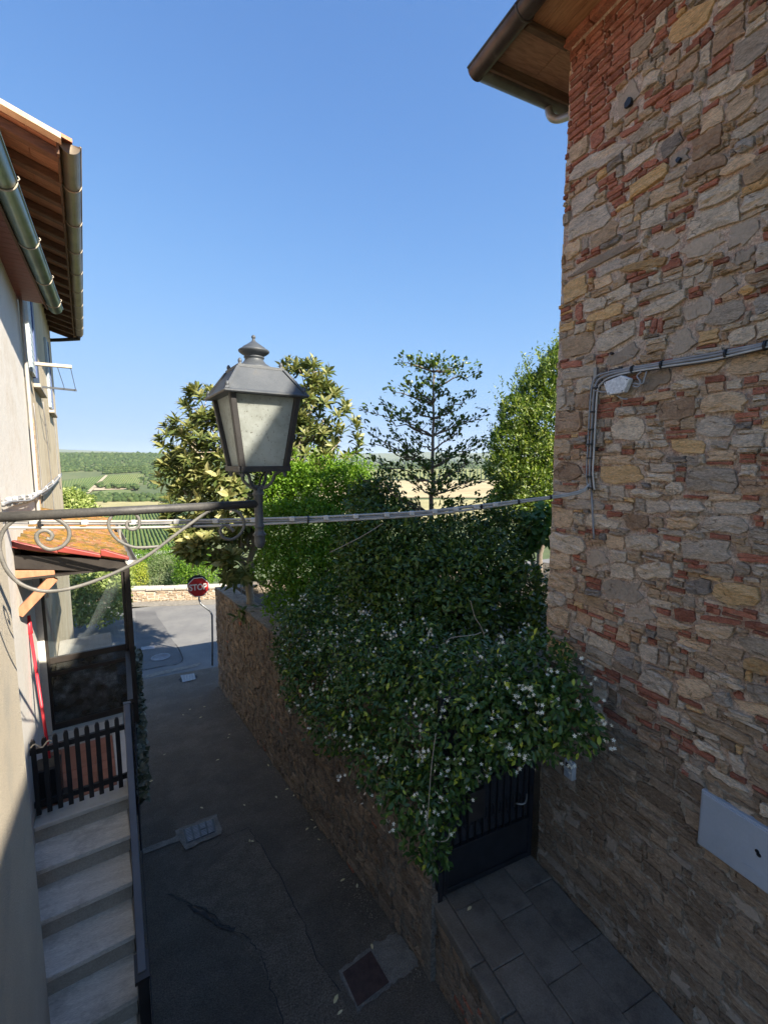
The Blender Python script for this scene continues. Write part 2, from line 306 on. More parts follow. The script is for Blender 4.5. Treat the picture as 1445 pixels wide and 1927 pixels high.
M['grey_plastic'] = mat('light_grey_plastic', (0.40, 0.41, 0.42), (0.46, 0.47, 0.48), 10, 0.5)
M['red_paint'] = mat('sign_red', (0.42, 0.018, 0.022), (0.46, 0.025, 0.028), 6, 0.5)
M['white_paint'] = mat('sign_white', (0.74, 0.74, 0.73), (0.8, 0.8, 0.79), 6, 0.5)
M['broom_red'] = mat('red_plastic', (0.62, 0.03, 0.05), (0.66, 0.045, 0.06), 6, 0.4)
M['pole'] = mat('galvanised_pole', (0.20, 0.21, 0.22), (0.28, 0.29, 0.30), 6, 0.45, metal=0.5)
M['grate'] = mat('cast_iron_grate', (0.20, 0.20, 0.215), (0.30, 0.30, 0.32), 12, 0.5, metal=0.3)
M['rust'] = mat('rusty_plate', (0.055, 0.032, 0.03), (0.085, 0.052, 0.045), 14, 0.85, (90, 0.4, 0.004))
M['bark'] = mat('grey_brown_bark', (0.14, 0.115, 0.09), (0.22, 0.185, 0.15), 14, 0.9, (40, 0.6, 0.01), aniso=(3, 3, 1))
M['bark_pale'] = mat('pale_bark', (0.30, 0.25, 0.19), (0.42, 0.36, 0.28), 14, 0.9, (40, 0.6, 0.01), aniso=(3, 3, 1))
M['soil'] = mat('garden_soil', (0.07, 0.055, 0.04), (0.12, 0.10, 0.065), 4, 0.95, (30, 0.8, 0.03))
M['shutter'] = mat('pale_blue_shutter', (0.42, 0.50, 0.55), (0.50, 0.57, 0.61), 6, 0.6)
M['shutter_dark'] = mat('blue_shutter_edge', (0.05, 0.08, 0.2), (0.07, 0.11, 0.26), 6, 0.6)
M['dead_leaf'] = mat('dry_yellow_leaf', (0.70, 0.58, 0.28), (0.82, 0.72, 0.45), 6, 0.7, rnd=True)
M['flower'] = mat('white_petal', (0.95, 0.89, 0.70), (0.97, 0.92, 0.76), 9, 0.6)
M['net'] = mat('dark_screen_fabric', (0.014, 0.015, 0.02), (0.024, 0.025, 0.03), 30, 0.9)
M['gate_sheet'] = mat('dark_gate_mesh', (0.012, 0.013, 0.016), (0.035, 0.036, 0.042), 70, 0.6, (90, 0.9, 0.01))

# leaves
M['jasmine'] = leaf_mat('jasmine_leaf', [(0, (0.034, 0.076, 0.018)), (0.6, (0.059, 0.123, 0.028)), (0.9, (0.094, 0.158, 0.029)), (0.96, (0.299, 0.378, 0.040)), (1, (0.449, 0.473, 0.049))], 0.33, 0.15)
M['privet'] = leaf_mat('privet_leaf', [(0, (0.083, 0.178, 0.018)), (0.6, (0.141, 0.267, 0.024)), (1, (0.248, 0.386, 0.036))], 0.45, 0.35)
M['loquat'] = leaf_mat('loquat_leaf', [(0, (0.060, 0.093, 0.023)), (0.5, (0.130, 0.167, 0.045)), (0.8, (0.240, 0.246, 0.083)), (1, (0.360, 0.344, 0.149))], 0.5, 0.2, (1.2, 1.2, 0.6))
M['holly'] = leaf_mat('evergreen_leaf', [(0, (0.041, 0.079, 0.017)), (0.7, (0.078, 0.134, 0.025)), (1, (0.187, 0.236, 0.031))], 0.35, 0.18)
M['bay'] = leaf_mat('bay_leaf', [(0, (0.058, 0.106, 0.022)), (0.6, (0.137, 0.200, 0.036)), (1, (0.286, 0.325, 0.070))], 0.42, 0.28)
M['fig'] = leaf_mat('broad_vine_leaf', [(0, (0.05, 0.12, 0.03)), (1, (0.09, 0.19, 0.05))], 0.5, 0.35)
M['shrubg'] = leaf_mat('grey_green_leaf', [(0, (0.10, 0.15, 0.055)), (0.6, (0.17, 0.22, 0.10)), (1, (0.26, 0.31, 0.15))], 0.6, 0.3)
M['shruby'] = leaf_mat('yellow_green_leaf', [(0, (0.20, 0.26, 0.03)), (0.6, (0.34, 0.38, 0.04)), (1, (0.46, 0.46, 0.08))], 0.6, 0.3)
M['limet'] = leaf_mat('lime_green_leaf', [(0, (0.16, 0.22, 0.05)), (0.6, (0.28, 0.34, 0.09)), (1, (0.42, 0.46, 0.18))], 0.6, 0.3)
M['ivy'] = leaf_mat('dusty_ivy_leaf', [(0, (0.06, 0.075, 0.05)), (0.5, (0.14, 0.155, 0.115)), (1, (0.28, 0.29, 0.23))], 0.6, 0.1)
M['wood_far'] = leaf_mat('distant_woodland', [(0, (0.03, 0.055, 0.02)), (0.6, (0.055, 0.088, 0.03)), (1, (0.10, 0.13, 0.05))], 0.9, 0.0, spec=0.1)

# glass
def glass_mat(name, dusty=0.12, dcol=(0.5, 0.55, 0.58), refl=0.10, scale=3):
    m, t, b, out = new_mat(name); v = coords(t)
    tr = t.nodes.new('ShaderNodeBsdfTransparent'); tr.inputs[0].default_value = (0.93, 0.96, 0.97, 1)
    gl = nnode(t, 'ShaderNodeBsdfGlossy', Roughness=0.02); di = t.nodes.new('ShaderNodeBsdfDiffuse'); di.inputs[0].default_value = (*dcol, 1)
    f = ramp(t, noise(t, v, scale, 5, 0.6), [(0.3, (dusty * 0.5,) * 3), (0.75, (dusty * 1.5,) * 3)])
    m1 = t.nodes.new('ShaderNodeMixShader'); m1.inputs[0].default_value = refl; t.links.new(tr.outputs[0], m1.inputs[1]); t.links.new(gl.outputs[0], m1.inputs[2])
    m2 = t.nodes.new('ShaderNodeMixShader'); t.links.new(f, m2.inputs[0]); t.links.new(m1.outputs[0], m2.inputs[1]); t.links.new(di.outputs[0], m2.inputs[2])
    t.links.new(m2.outputs[0], out.inputs[0]); return m
M['glass'] = glass_mat('dusty_clear_glass', 0.035, (0.5, 0.56, 0.6), 0.05)
M['smoked'] = glass_mat('smoked_panel', 0.75, (0.045, 0.045, 0.04), 0.08, 9)
def lamp_glass():
    m, t, b, out = new_mat('old_frosted_lamp_pane'); v = coords(t)
    col = ramp(t, noise(t, v, 14, 6, 0.75), [(0.3, (0.58, 0.61, 0.57)), (0.6, (0.78, 0.82, 0.80))])
    sp = ramp(t, noise(t, v, 75, 3, 0.7), [(0.60, (0, 0, 0)), (0.70, (1, 1, 1))]); col = mixc(t, col, (0.25, 0.25, 0.20), mixc(t, (0, 0, 0), sp, 0.8))
    t.links.new(col, b.inputs['Base Color']); b.inputs['Roughness'].default_value = 0.25
    bump(t, noise(t, v, 60, 4, 0.6), 0.6, 0.004, b)
    tl = t.nodes.new('ShaderNodeBsdfTranslucent'); t.links.new(col, tl.inputs[0]); tp = t.nodes.new('ShaderNodeBsdfTransparent')
    m1 = t.nodes.new('ShaderNodeMixShader'); m1.inputs[0].default_value = 0.68; t.links.new(b.outputs[0], m1.inputs[1]); t.links.new(tl.outputs[0], m1.inputs[2])
    m2 = t.nodes.new('ShaderNodeMixShader'); m2.inputs[0].default_value = 0.22; t.links.new(m1.outputs[0], m2.inputs[1]); t.links.new(tp.outputs[0], m2.inputs[2])
    t.links.new(m2.outputs[0], out.inputs[0]); return m
M['lamp_pane'] = lamp_glass()

# ------------------------------------------------------------------ distant land
def terr(x, y):
    r = math.hypot(x, y); az = math.degrees(math.atan2(x, y))        # azimuth from the lane's direction
    k = np.interp(az, [-60, -4, 3, 9, 16, 45], [1.0, 1.0, 0.85, 0.55, 0.3, 0.2])
    z = np.interp(r, [0, 22, 30, 45, 80, 150, 270, 700, 1100, 1500, 2200, 3000, 4500, 9000, 14000, 16000],
                  [-7.6, -7.6, -9, -13, -24, -42, -54, -55, -50, -38, -38 + 33 * k, -38 + 92 * k, -30 + 20 * k, -20, 0, -20])
    if r > 900: z += 9 * (mnoise.noise(Vector((x / 700, y / 700, 0)))) * min(1, (r - 900) / 900)
    if r > 10000: z += max(0, 1 - abs(r - 14000) / 3500) * (255 + 110 * mnoise.noise(Vector((az / 9.0, 3.3, 0))))
    return float(z)
M['terrain'] = mat('hill_country', (0.07, 0.10, 0.032), (0.12, 0.14, 0.05), 0.006, 1.0, fine=(0.05, 0.25))
na = 180; rs = [0.5, 10, 22, 26, 30, 37, 45, 60, 80, 110, 150, 200, 270, 350, 450, 570, 700, 850, 1000, 1150, 1300, 1500, 1750, 2000, 2300, 2600, 2900, 3200, 3800, 4500, 6000, 9000, 10500, 11500, 12500, 13500, 14000, 15000, 16500]
tv = []; tf = []
for r in rs:
    for k in range(na):
        a = 2 * math.pi * k / na; x, y = r * math.sin(a), r * math.cos(a); tv.append((x, y, terr(x, y)))
for i in range(len(rs) - 1):
    for k in range(na): tf.append((i * na + k, i * na + (k + 1) % na, (i + 1) * na + (k + 1) % na, (i + 1) * na + k))
tf.append(tuple(range(na - 1, -1, -1)))
tag(link('terrain', tv, tf, M['terrain'], smooth=True), kind='structure')
def atterr(px, py):
    r = ray(px, py); r = r / math.hypot(r[0], r[1]); t = 24.0
    while t < 15000:
        p = r * t
        if p[2] < terr(p[0], p[1]): break
        t *= 1.006
    p = r * t; return V(p[0], p[1], terr(p[0], p[1]))
def field(name, q, m, n=10, lift=0.0012):
    """a field draped on the terrain between four corners seen from the house"""
    vs = []; fs = []
    for j in range(n + 1):
        for i in range(n + 1):
            s, t = i / n, j / n
            px = (1 - t) * ((1 - s) * q[0][0] + s * q[1][0]) + t * ((1 - s) * q[3][0] + s * q[2][0])
            py = (1 - t) * ((1 - s) * q[0][1] + s * q[1][1]) + t * ((1 - s) * q[3][1] + s * q[2][1])
            p = atterr(px, py); vs.append(p + V(0, 0, 0.4 + lift * math.hypot(p[0], p[1])))
    for j in range(n):
        for i in range(n): k = j * (n + 1) + i; fs.append((k, k + n + 1, k + n + 2, k + 1))
    return tag(link(name, vs, fs, m), kind='structure')
def row_mat(name, green, soil, period, ang):
    m, t, b, _ = new_mat(name); v = coords(t, (1, 1, 1), False, (0, 0, ang)); b.inputs['Roughness'].default_value = 1
    wv = nnode(t, 'ShaderNodeTexWave', Scale=0.314 / period, Distortion=1.2); wv.inputs['Detail Scale'].default_value = 0.3
    t.links.new(v, wv.inputs['Vector']); col = ramp(t, wv.outputs['Fac'], [(0.25, soil), (0.55, green)])
    g = ramp(t, noise(t, coords(t), 0.02, 5), [(0.35, (0.8, 0.8, 0.8)), (0.65, (1.15, 1.15, 1.1))]); t.links.new(mixc(t, col, g, 1.0, 'MULTIPLY'), b.inputs['Base Color']); return m
M['vine_a'] = row_mat('vineyard_rows_far', (0.10, 0.17, 0.035), (0.19, 0.20, 0.08), 9, 0.4)
M['vine_b'] = row_mat('vineyard_rows_pale', (0.15, 0.20, 0.05), (0.27, 0.24, 0.11), 9, 1.2)
M['vine_c'] = row_mat('vineyard_rows_near', (0.10, 0.18, 0.03), (0.20, 0.20, 0.075), 4.5, 0.9)
M['dry'] = mat('dry_grass', (0.30, 0.27, 0.12), (0.37, 0.33, 0.16), 0.01, 1.0, fine=(0.08, 0.15))
M['tanf'] = mat('stubble_field', (0.38, 0.30, 0.16), (0.46, 0.38, 0.22), 0.01, 1.0, fine=(0.05, 0.15))
M['dirt'] = mat('dirt_track', (0.40, 0.32, 0.21), (0.46, 0.38, 0.27), 0.05, 1.0)
M['whiteroad'] = mat('white_gravel_road', (0.55, 0.53, 0.48), (0.62, 0.6, 0.56), 0.1, 1.0)
field('vineyard', [(112, 907), (198, 897), (150, 942), (112, 945)], M['vine_a'])
field('vineyard', [(203, 897), (272, 893), (258, 918), (182, 918)], M['vine_b'])
field('vineyard', [(178, 926), (245, 922), (255, 938), (160, 943)], M['vine_a'])
field('dirt_track', [(199, 896.5), (204, 897), (158, 941), (148, 942)], M['dirt'], lift=0.002)
field('dirt_track', [(180, 920), (262, 919), (262, 923), (176, 925)], M['dirt'], lift=0.002)
field('dry_grass_field', [(112, 947), (310, 945), (310, 957), (112, 959)], M['dry'])
field('vineyard', [(112, 966), (345, 962), (345, 988), (112, 992)], M['vine_c'])
field('dirt_track', [(112, 961), (345, 958.5), (345, 961.5), (112, 964.5)], M['dirt'], lift=0.002)
field('vineyard', [(112, 996), (350, 991), (350, 1036), (112, 1044)], M['vine_c'])
field('gravel_road', [(236, 1052), (330, 1036), (330, 1042), (236, 1062)], M['whiteroad'], lift=0.003)
field('pale_green_field', [(600, 884), (960, 884), (960, 903), (600, 903)], M['vine_b'])
field('stubble_field', [(600, 906), (960, 906), (960, 938), (600, 938)], M['tanf'])
field('dry_grass_field', [(600, 942), (980, 942), (980, 985), (600, 985)], M['dry'])

# vine rows as real ridges of foliage
def vine_rows(q, count, seg, h, label):
    vs = []; fs = []; rg = random.Random(count)
    for i in range(count):
        s_ = (i + 0.5) / count; k0 = len(vs)
        P = []
        for j in range(seg + 1):
            t = j / seg; px = (1 - t) * ((1 - s_) * q[0][0] + s_ * q[1][0]) + t * ((1 - s_) * q[3][0] + s_ * q[2][0]); py = (1 - t) * ((1 - s_) * q[0][1] + s_ * q[1][1]) + t * ((1 - s_) * q[3][1] + s_ * q[2][1])
            P.append(atterr(px, py))
        for j, p in enumerate(P):
            d = P[min(j + 1, seg)] - P[max(j - 1, 0)]; n_ = V(d[1], -d[0], 0); n_ /= np.linalg.norm(n_) + 1e-9; g = 0.5 + 0.0012 * math.hypot(p[0], p[1]); hh = h * rg.uniform(0.7, 1.2); ww = h * 0.33 * rg.uniform(0.7, 1.3)
            vs += [p + n_ * ww + V(0, 0, g - 0.6), p + n_ * ww * 0.8 + V(0, 0, g + hh * 0.8), p + V(0, 0, g + hh), p - n_ * ww * 0.8 + V(0, 0, g + hh * 0.8), p - n_ * ww + V(0, 0, g - 0.6)]
        for j in range(seg):
            for c_ in range(4): a = k0 + j * 5 + c_; fs.append((a, a + 1, a + 6, a + 5))
    o = link('vine_rows', vs, fs, M['vine_leaf']); return tag(o, label, 'vine rows', kind='stuff')
M['vine_leaf'] = mat('vine_row_foliage', (0.06, 0.12, 0.02), (0.11, 0.18, 0.035), 0.6, 0.9)
vine_rows([(112, 966), (345, 962), (380, 988), (60, 992)], 44, 14, 1.5, 'rows of green vines in the middle distance below the dirt track')
vine_rows([(112, 996), (350, 991), (400, 1036), (50, 1044)], 40, 18, 1.5, 'nearest rows of green vines seen past the porch roof')
vine_rows([(203, 897), (272, 893), (258, 918), (182, 918)], 17, 8, 2.2, 'pale vine rows on the far slope right of the track')
vine_rows([(112, 907), (198, 897), (150, 942), (112, 945)], 15, 8, 2.0, 'vine rows on the far slope left of the track')
vine_rows([(600, 884), (960, 884), (960, 903), (600, 903)], 50, 6, 2.0, 'far vine rows glimpsed through the open evergreen tree')

# low-poly round crowns for woodland
ico = bmesh.new(); bmesh.ops.create_icosphere(ico, subdivisions=2, radius=1.0)
IV = np.array([v.co[:] for v in ico.verts]); IF = np.array([[v.index for v in f.verts] for f in ico.faces]); ico.free()
ico = bmesh.new(); bmesh.ops.create_icosphere(ico, subdivisions=1, radius=1.0)
IV1 = np.array([v.co[:] for v in ico.verts]); IF1 = np.array([[v.index for v in f.verts] for f in ico.faces]); ico.free()
def blobs(name, cs, rads, m, parent=None, hi=False):
    iv, jf = (IV, IF) if hi else (IV1, IF1); vs = []; fs = []; va = []
    for i, (c, r) in enumerate(zip(cs, rads)):
        j = iv * (1 + 0.28 * RNG.standard_normal((len(iv), 1)).clip(-1.5, 1.5)) * np.array([r, r, r * 0.95]) + c
        vs.append(j); fs.append(jf + i * len(iv)); va.append(np.full(len(iv), RNG.random()) * 0.7 + RNG.random(len(iv)) * 0.3)
    return fastlink(name, np.concatenate(vs), np.concatenate(fs), m, parent, np.concatenate(va))
def scatter(n, box, keep=None):
    out = []
    for _ in range(n):
        px = random.uniform(box[0], box[2]); py = random.uniform(box[1], box[3])
        if keep and not keep(px, py): continue
        out.append(atterr(px, py))
    return out
W1 = scatter(2600, (60, 858, 470, 893), lambda x, y: y < 889 - 0.02 * (x - 110) or x > 268)
for x in np.arange(60, 470, 1.1): W1.append(atterr(x, 857 + random.uniform(0, 3)))
W1 += scatter(260, (150, 932, 330, 946)) + scatter(120, (112, 912, 180, 934), lambda x, y: y > 925 - 0.1 * (x - 112) and x < 165)
W1 += scatter(500, (262, 893, 470, 930), lambda x, y: y < 912 + 10 * math.sin(x * 0.07))
rad = [max(3.5, 0.0034 * math.hypot(p[0], p[1])) * random.uniform(0.7, 1.35) for p in W1]
tag(blobs('woodland', [p + V(0, 0, r * 0.5) for p, r in zip(W1, rad)], rad, M['wood_far']), 'distant green woodland covering the hill below the skyline', 'woodland', kind='stuff')
W2 = scatter(900, (560, 866, 980, 884)); rad = [max(4, 0.003 * math.hypot(p[0], p[1])) * random.uniform(0.7, 1.3) for p in W2]
tag(blobs('woodland', [p + V(0, 0, r * 0.5) for p, r in zip(W2, rad)], rad, M['wood_far']), 'hazy far woodland seen between the garden trees', 'woodland', kind='stuff')
for (x, y, s) in [(146, 918, 5), (186, 917, 7), (191, 919, 5), (205, 920, 5), (214, 919, 6), (223, 920, 6), (234, 919, 6), (244, 921, 6), (252, 920, 7), (258, 922, 6), (160, 922, 5), (176, 945, 5), (200, 946, 4), (236, 941, 6), (258, 941, 7), (283, 940, 6), (120, 958, 5), (133, 945, 6), (150, 945, 5), (167, 941, 6), (186, 942, 7), (218, 944, 5), (247, 944, 6), (296, 943, 7), (308, 946, 6), (240, 960, 4), (268, 958, 4), (302, 959, 5), (325, 960, 5)]:
    p = atterr(x, y + s * 0.4); r = s * math.hypot(p[0], p[1]) / F
    tr = thing('farm_tree', 'small round field tree at a vineyard edge on the far slope', 'tree', p, 'trees along the far vineyard edges')
    b = MB(); b.tube([p - V(0, 0, 1), p + V(0, 0, r)], 0.15 * r, 6); b.build('trunk', M['bark'], tr)
    blobs('crown', [p + V(0, 0, r * 1.0)] + [p + V(random.uniform(-.6, .6) * r, random.uniform(-.6, .6) * r, r * random.uniform(0.9, 1.5)) for _ in range(6)], [r * 0.8] + [r * 0.45] * 6, M['wood_far'], tr)
for x in np.linspace(196, 272, 26):
    y = 893 - 0.06 * (x - 196); p = atterr(x, y); r = 3.2 * math.hypot(p[0], p[1]) / F
    tr = thing('poplar_tree', 'narrow tree in the row above the far vineyard', 'tree', p, 'row of narrow trees above the far vineyard')
    blobs('crown', [p + V(0, 0, r * q) for q in (0.8, 1.7, 2.6, 3.4)], [r * 0.8, r * 0.85, r * 0.7, r * 0.45], M['wood_far'], tr)

# ------------------------------------------------------------------ street
def drape(poly, off, sub=0.25):
    """cut a polygon on the road into a fine fan that follows its fall"""
    bm = bmesh.new(); f = bm.faces.new([bm.verts.new((p[0], p[1], 0)) for p in poly]); ys = [p[1] for p in poly]
    cuts = [y for y in RY if min(ys) < y < max(ys)] + list(np.arange(min(ys) + 0.3, max(ys), 0.6))
    for y in cuts:
        bmesh.ops.bisect_plane(bm, geom=bm.verts[:] + bm.edges[:] + bm.faces[:], plane_co=(0, y, 0), plane_no=(0, 1, 0))
    for v in bm.verts: v.co.z = zr(v.co.y) + off
    for f in bm.faces:
        f.normal_update()
        if f.normal.z < 0: f.normal_flip()
    return bm
def sheet(name, poly, m, off, parent=None, thick=None):
    bm = drape(poly, off); me = bpy.data.meshes.new(name)
    if thick:
        bnd = [e for e in bm.edges if e.is_boundary]; r = bmesh.ops.extrude_edge_only(bm, edges=bnd)
        for v in [g for g in r['geom'] if isinstance(g, bmesh.types.BMVert)]: v.co.z -= thick
        bmesh.ops.recalc_face_normals(bm, faces=bm.faces[:])
    for v in bm.verts: v.co -= Vector(org(parent))
    bm.to_mesh(me); bm.free(); me.materials.append(m)
    o = bpy.data.objects.new(name, me); COL.objects.link(o)
    if parent is not None: o.parent = parent; ORG[o.name] = org(parent)
    return o
def pxpoly(pts): return [atroad(*p) for p in pts]
def wob(P, amp, k=5):
    """roughen a polygon's edges"""
    out = []
    for i in range(len(P)):
        a, b = np.asarray(P[i]), np.asarray(P[(i + 1) % len(P)])
        for j in range(k): out.append(a + (b - a) * j / k + V(RNG.normal(0, amp), RNG.normal(0, amp), 0))
    return out
ys = sorted(set([y for y in RY if y <= 14.4] + list(np.arange(-6, 14.4, 0.8)))); xs = np.linspace(-9, 14, 24); vs = []; fs = []
for y in ys:
    for x in xs: vs.append((x, y, zr(y)))
nx = len(xs)
for j in range(len(ys) - 1):
    for i in range(nx - 1): fs.append((j * nx + i, j * nx + i + 1, (j + 1) * nx + i + 1, (j + 1) * nx + i))
tag(link('street', vs, fs, M['asphalt']), kind='structure')
ys = [14.4, 16, 22]; vs = [(x, y, zr(y)) for y in ys for x in (-40, 40)]
tag(link('cross_road', vs, [(0, 1, 3, 2), (2, 3, 5, 4)], M['asphalt_old']), kind='structure')
def patch(name, pts, m, off, amp=0.012, k=5):
    return tag(sheet(name, wob(pxpoly(pts), amp, k), m, off), kind='structure')
patch('asphalt_patch', [(405, 1628), (470, 1560), (497, 1600), (560, 1715), (590, 1790), (650, 1890), (680, 1940), (540, 1940), (500, 1830), (430, 1745), (385, 1712), (320, 1682)], M['asphalt_new'], 0.005, 0.014, 6)
patch('road_patch', [(256, 1150), (292, 1150), (330, 1212), (344, 1245), (270, 1262), (255, 1230)], M['asphalt_mid'], 0.005, 0.02)
patch('concrete_strip', [(270, 1598), (326, 1577), (350, 1563), (346, 1580), (270, 1608)], M['concrete'], 0.009, 0.01)
patch('concrete_strip', [(266, 1273), (320, 1260), (382, 1247), (372, 1254), (322, 1266), (267, 1278)], M['concrete'], 0.009, 0.012)
patch('concrete_apron', [(638, 1830), (690, 1788), (705, 1772), (752, 1752), (790, 1800), (765, 1835), (730, 1860), (672, 1905)], M['concrete'], 0.005, 0.016, 5)
def crackline(pts, wd):
    P = crom(pxpoly(pts), 5); P = [p + V(RNG.normal(0, 0.012), RNG.normal(0, 0.012), 0) for p in P]; vs = []; fs = []
    for i, p in enumerate(P):
        t = P[min(i + 1, len(P) - 1)] - P[max(i - 1, 0)]; s = V(t[1], -t[0], 0); s /= np.linalg.norm(s); wl = wd * random.uniform(0.3, 1.3)
        for q in (p + s * wl, p - s * wl): vs.append((q[0], q[1], zr(q[1]) + 0.0125))
    for i in range(len(P) - 1): fs.append((2 * i, 2 * i + 1, 2 * i + 3, 2 * i + 2))
    tag(link('road_crack', vs, fs, M['crack']), kind='structure')
crackline([(318, 1682), (350, 1700), (385, 1712), (430, 1745), (470, 1770), (490, 1800), (500, 1830), (515, 1870), (530, 1935)], 0.006)
crackline([(355, 1705), (385, 1722), (410, 1742), (438, 1750)], 0.02)
crackline([(470, 1560), (497, 1600), (530, 1660), (560, 1715), (590, 1790), (640, 1870)], 0.005)
crackline([(395, 1600), (430, 1575), (470, 1558)], 0.004)
crackline([(330, 1212), (344, 1245), (300, 1255), (262, 1264)], 0.02)
# the lane's iron covers
def flat_thing(name, label, cat, parts):
    c = np.mean([p for q in parts for p in q[1]], axis=0); t = thing(name, label, cat, V(c[0], c[1], zr(c[1])))
    for nm, poly, m, off, th in parts: sheet(nm, poly, m, off, t, th)
    return t
g0 = pxpoly([(345, 1563), (402, 1543), (407, 1567), (352, 1590)])
def bil(q, s, t): return (1 - t) * ((1 - s) * q[0] + s * q[1]) + t * ((1 - s) * q[3] + s * q[2])
gr = flat_thing('drain_grate', 'square slotted iron grate set in concrete in the lane', 'drain cover', [('surround', wob(pxpoly([(330, 1565), (408, 1532), (418, 1570), (350, 1600)]), 0.01), M['concrete'], 0.014, None), ('frame', g0, M['black'], 0.019, None)])
for i in range(4):
    for j in range(9):
        s0, s1 = 0.05 + i * 0.235, 0.05 + i * 0.235 + 0.18; t0, t1 = 0.05 + j * 0.102, 0.05 + j * 0.102 + 0.06
        if i == 2 and j in (4,): continue
        sheet('bar', [bil(g0, s0, t0), bil(g0, s1, t0), bil(g0, s1, t1), bil(g0, s0, t1)], M['grate'], 0.026, gr, 0.006)
def disc(px, py, rx, n=24):
    c = atroad(px, py); return [V(c[0] + rx * math.cos(2 * math.pi * k / n), c[1] + rx * math.sin(2 * math.pi * k / n), 0) for k in range(n)]
mh = flat_thing('manhole_cover', 'round pale iron manhole cover where the lane meets the cross road', 'manhole cover', [('frame', disc(303, 1237, 0.34), M['asphalt_mid'], 0.011, None), ('lid', disc(303, 1237, 0.29), M['grate'], 0.018, 0.006)])
c = atroad(303, 1237)
for i in range(-3, 4):
    hw = math.sqrt(max(0.01, 0.26 ** 2 - (i * 0.075) ** 2)); b = MB(); b.wbox(c[0] - hw, c[0] + hw, c[1] + i * 0.075 - 0.014, c[1] + i * 0.075 + 0.014, zr(c[1]) + 0.02, zr(c[1]) + 0.026); b.build('rib', M['grate'], mh)
dc = flat_thing('drain_cover', 'small shiny worn drain cover just below the concrete strip', 'drain cover', [('surround', wob(disc(355, 1277, 0.25, 12), 0.015, 2), M['crack'], 0.011, None), ('lid', pxpoly([(340, 1272), (366, 1268), (369, 1279), (345, 1285)]), M['grate'], 0.018, 0.006)])
c = atroad(355, 1277)
for i in range(-2, 3):
    b = MB(); b.wbox(c[0] + i * 0.075 - 0.018, c[0] + i * 0.075 + 0.018, c[1] - 0.2, c[1] + 0.2, zr(c[1]) + 0.018, zr(c[1]) + 0.03); b.build('slat', M['zinc'], dc)
flat_thing('utility_cover', 'small rectangular cover plate beside the round manhole', 'utility cover', [('lid', pxpoly([(266, 1218), (291, 1215), (292, 1221), (267, 1224)]), M['grate'], 0.013, 0.005)])
flat_thing('rusty_cover', 'dark rusty square plate in broken concrete at the foot of the landing', 'utility cover', [('surround', wob(pxpoly([(640, 1832), (700, 1788), (736, 1850), (672, 1902)]), 0.012), M['concrete'], 0.013, None), ('lid', pxpoly([(645, 1833), (698, 1792), (732, 1851), (673, 1896)]), M['rust'], 0.019, 0.006)])

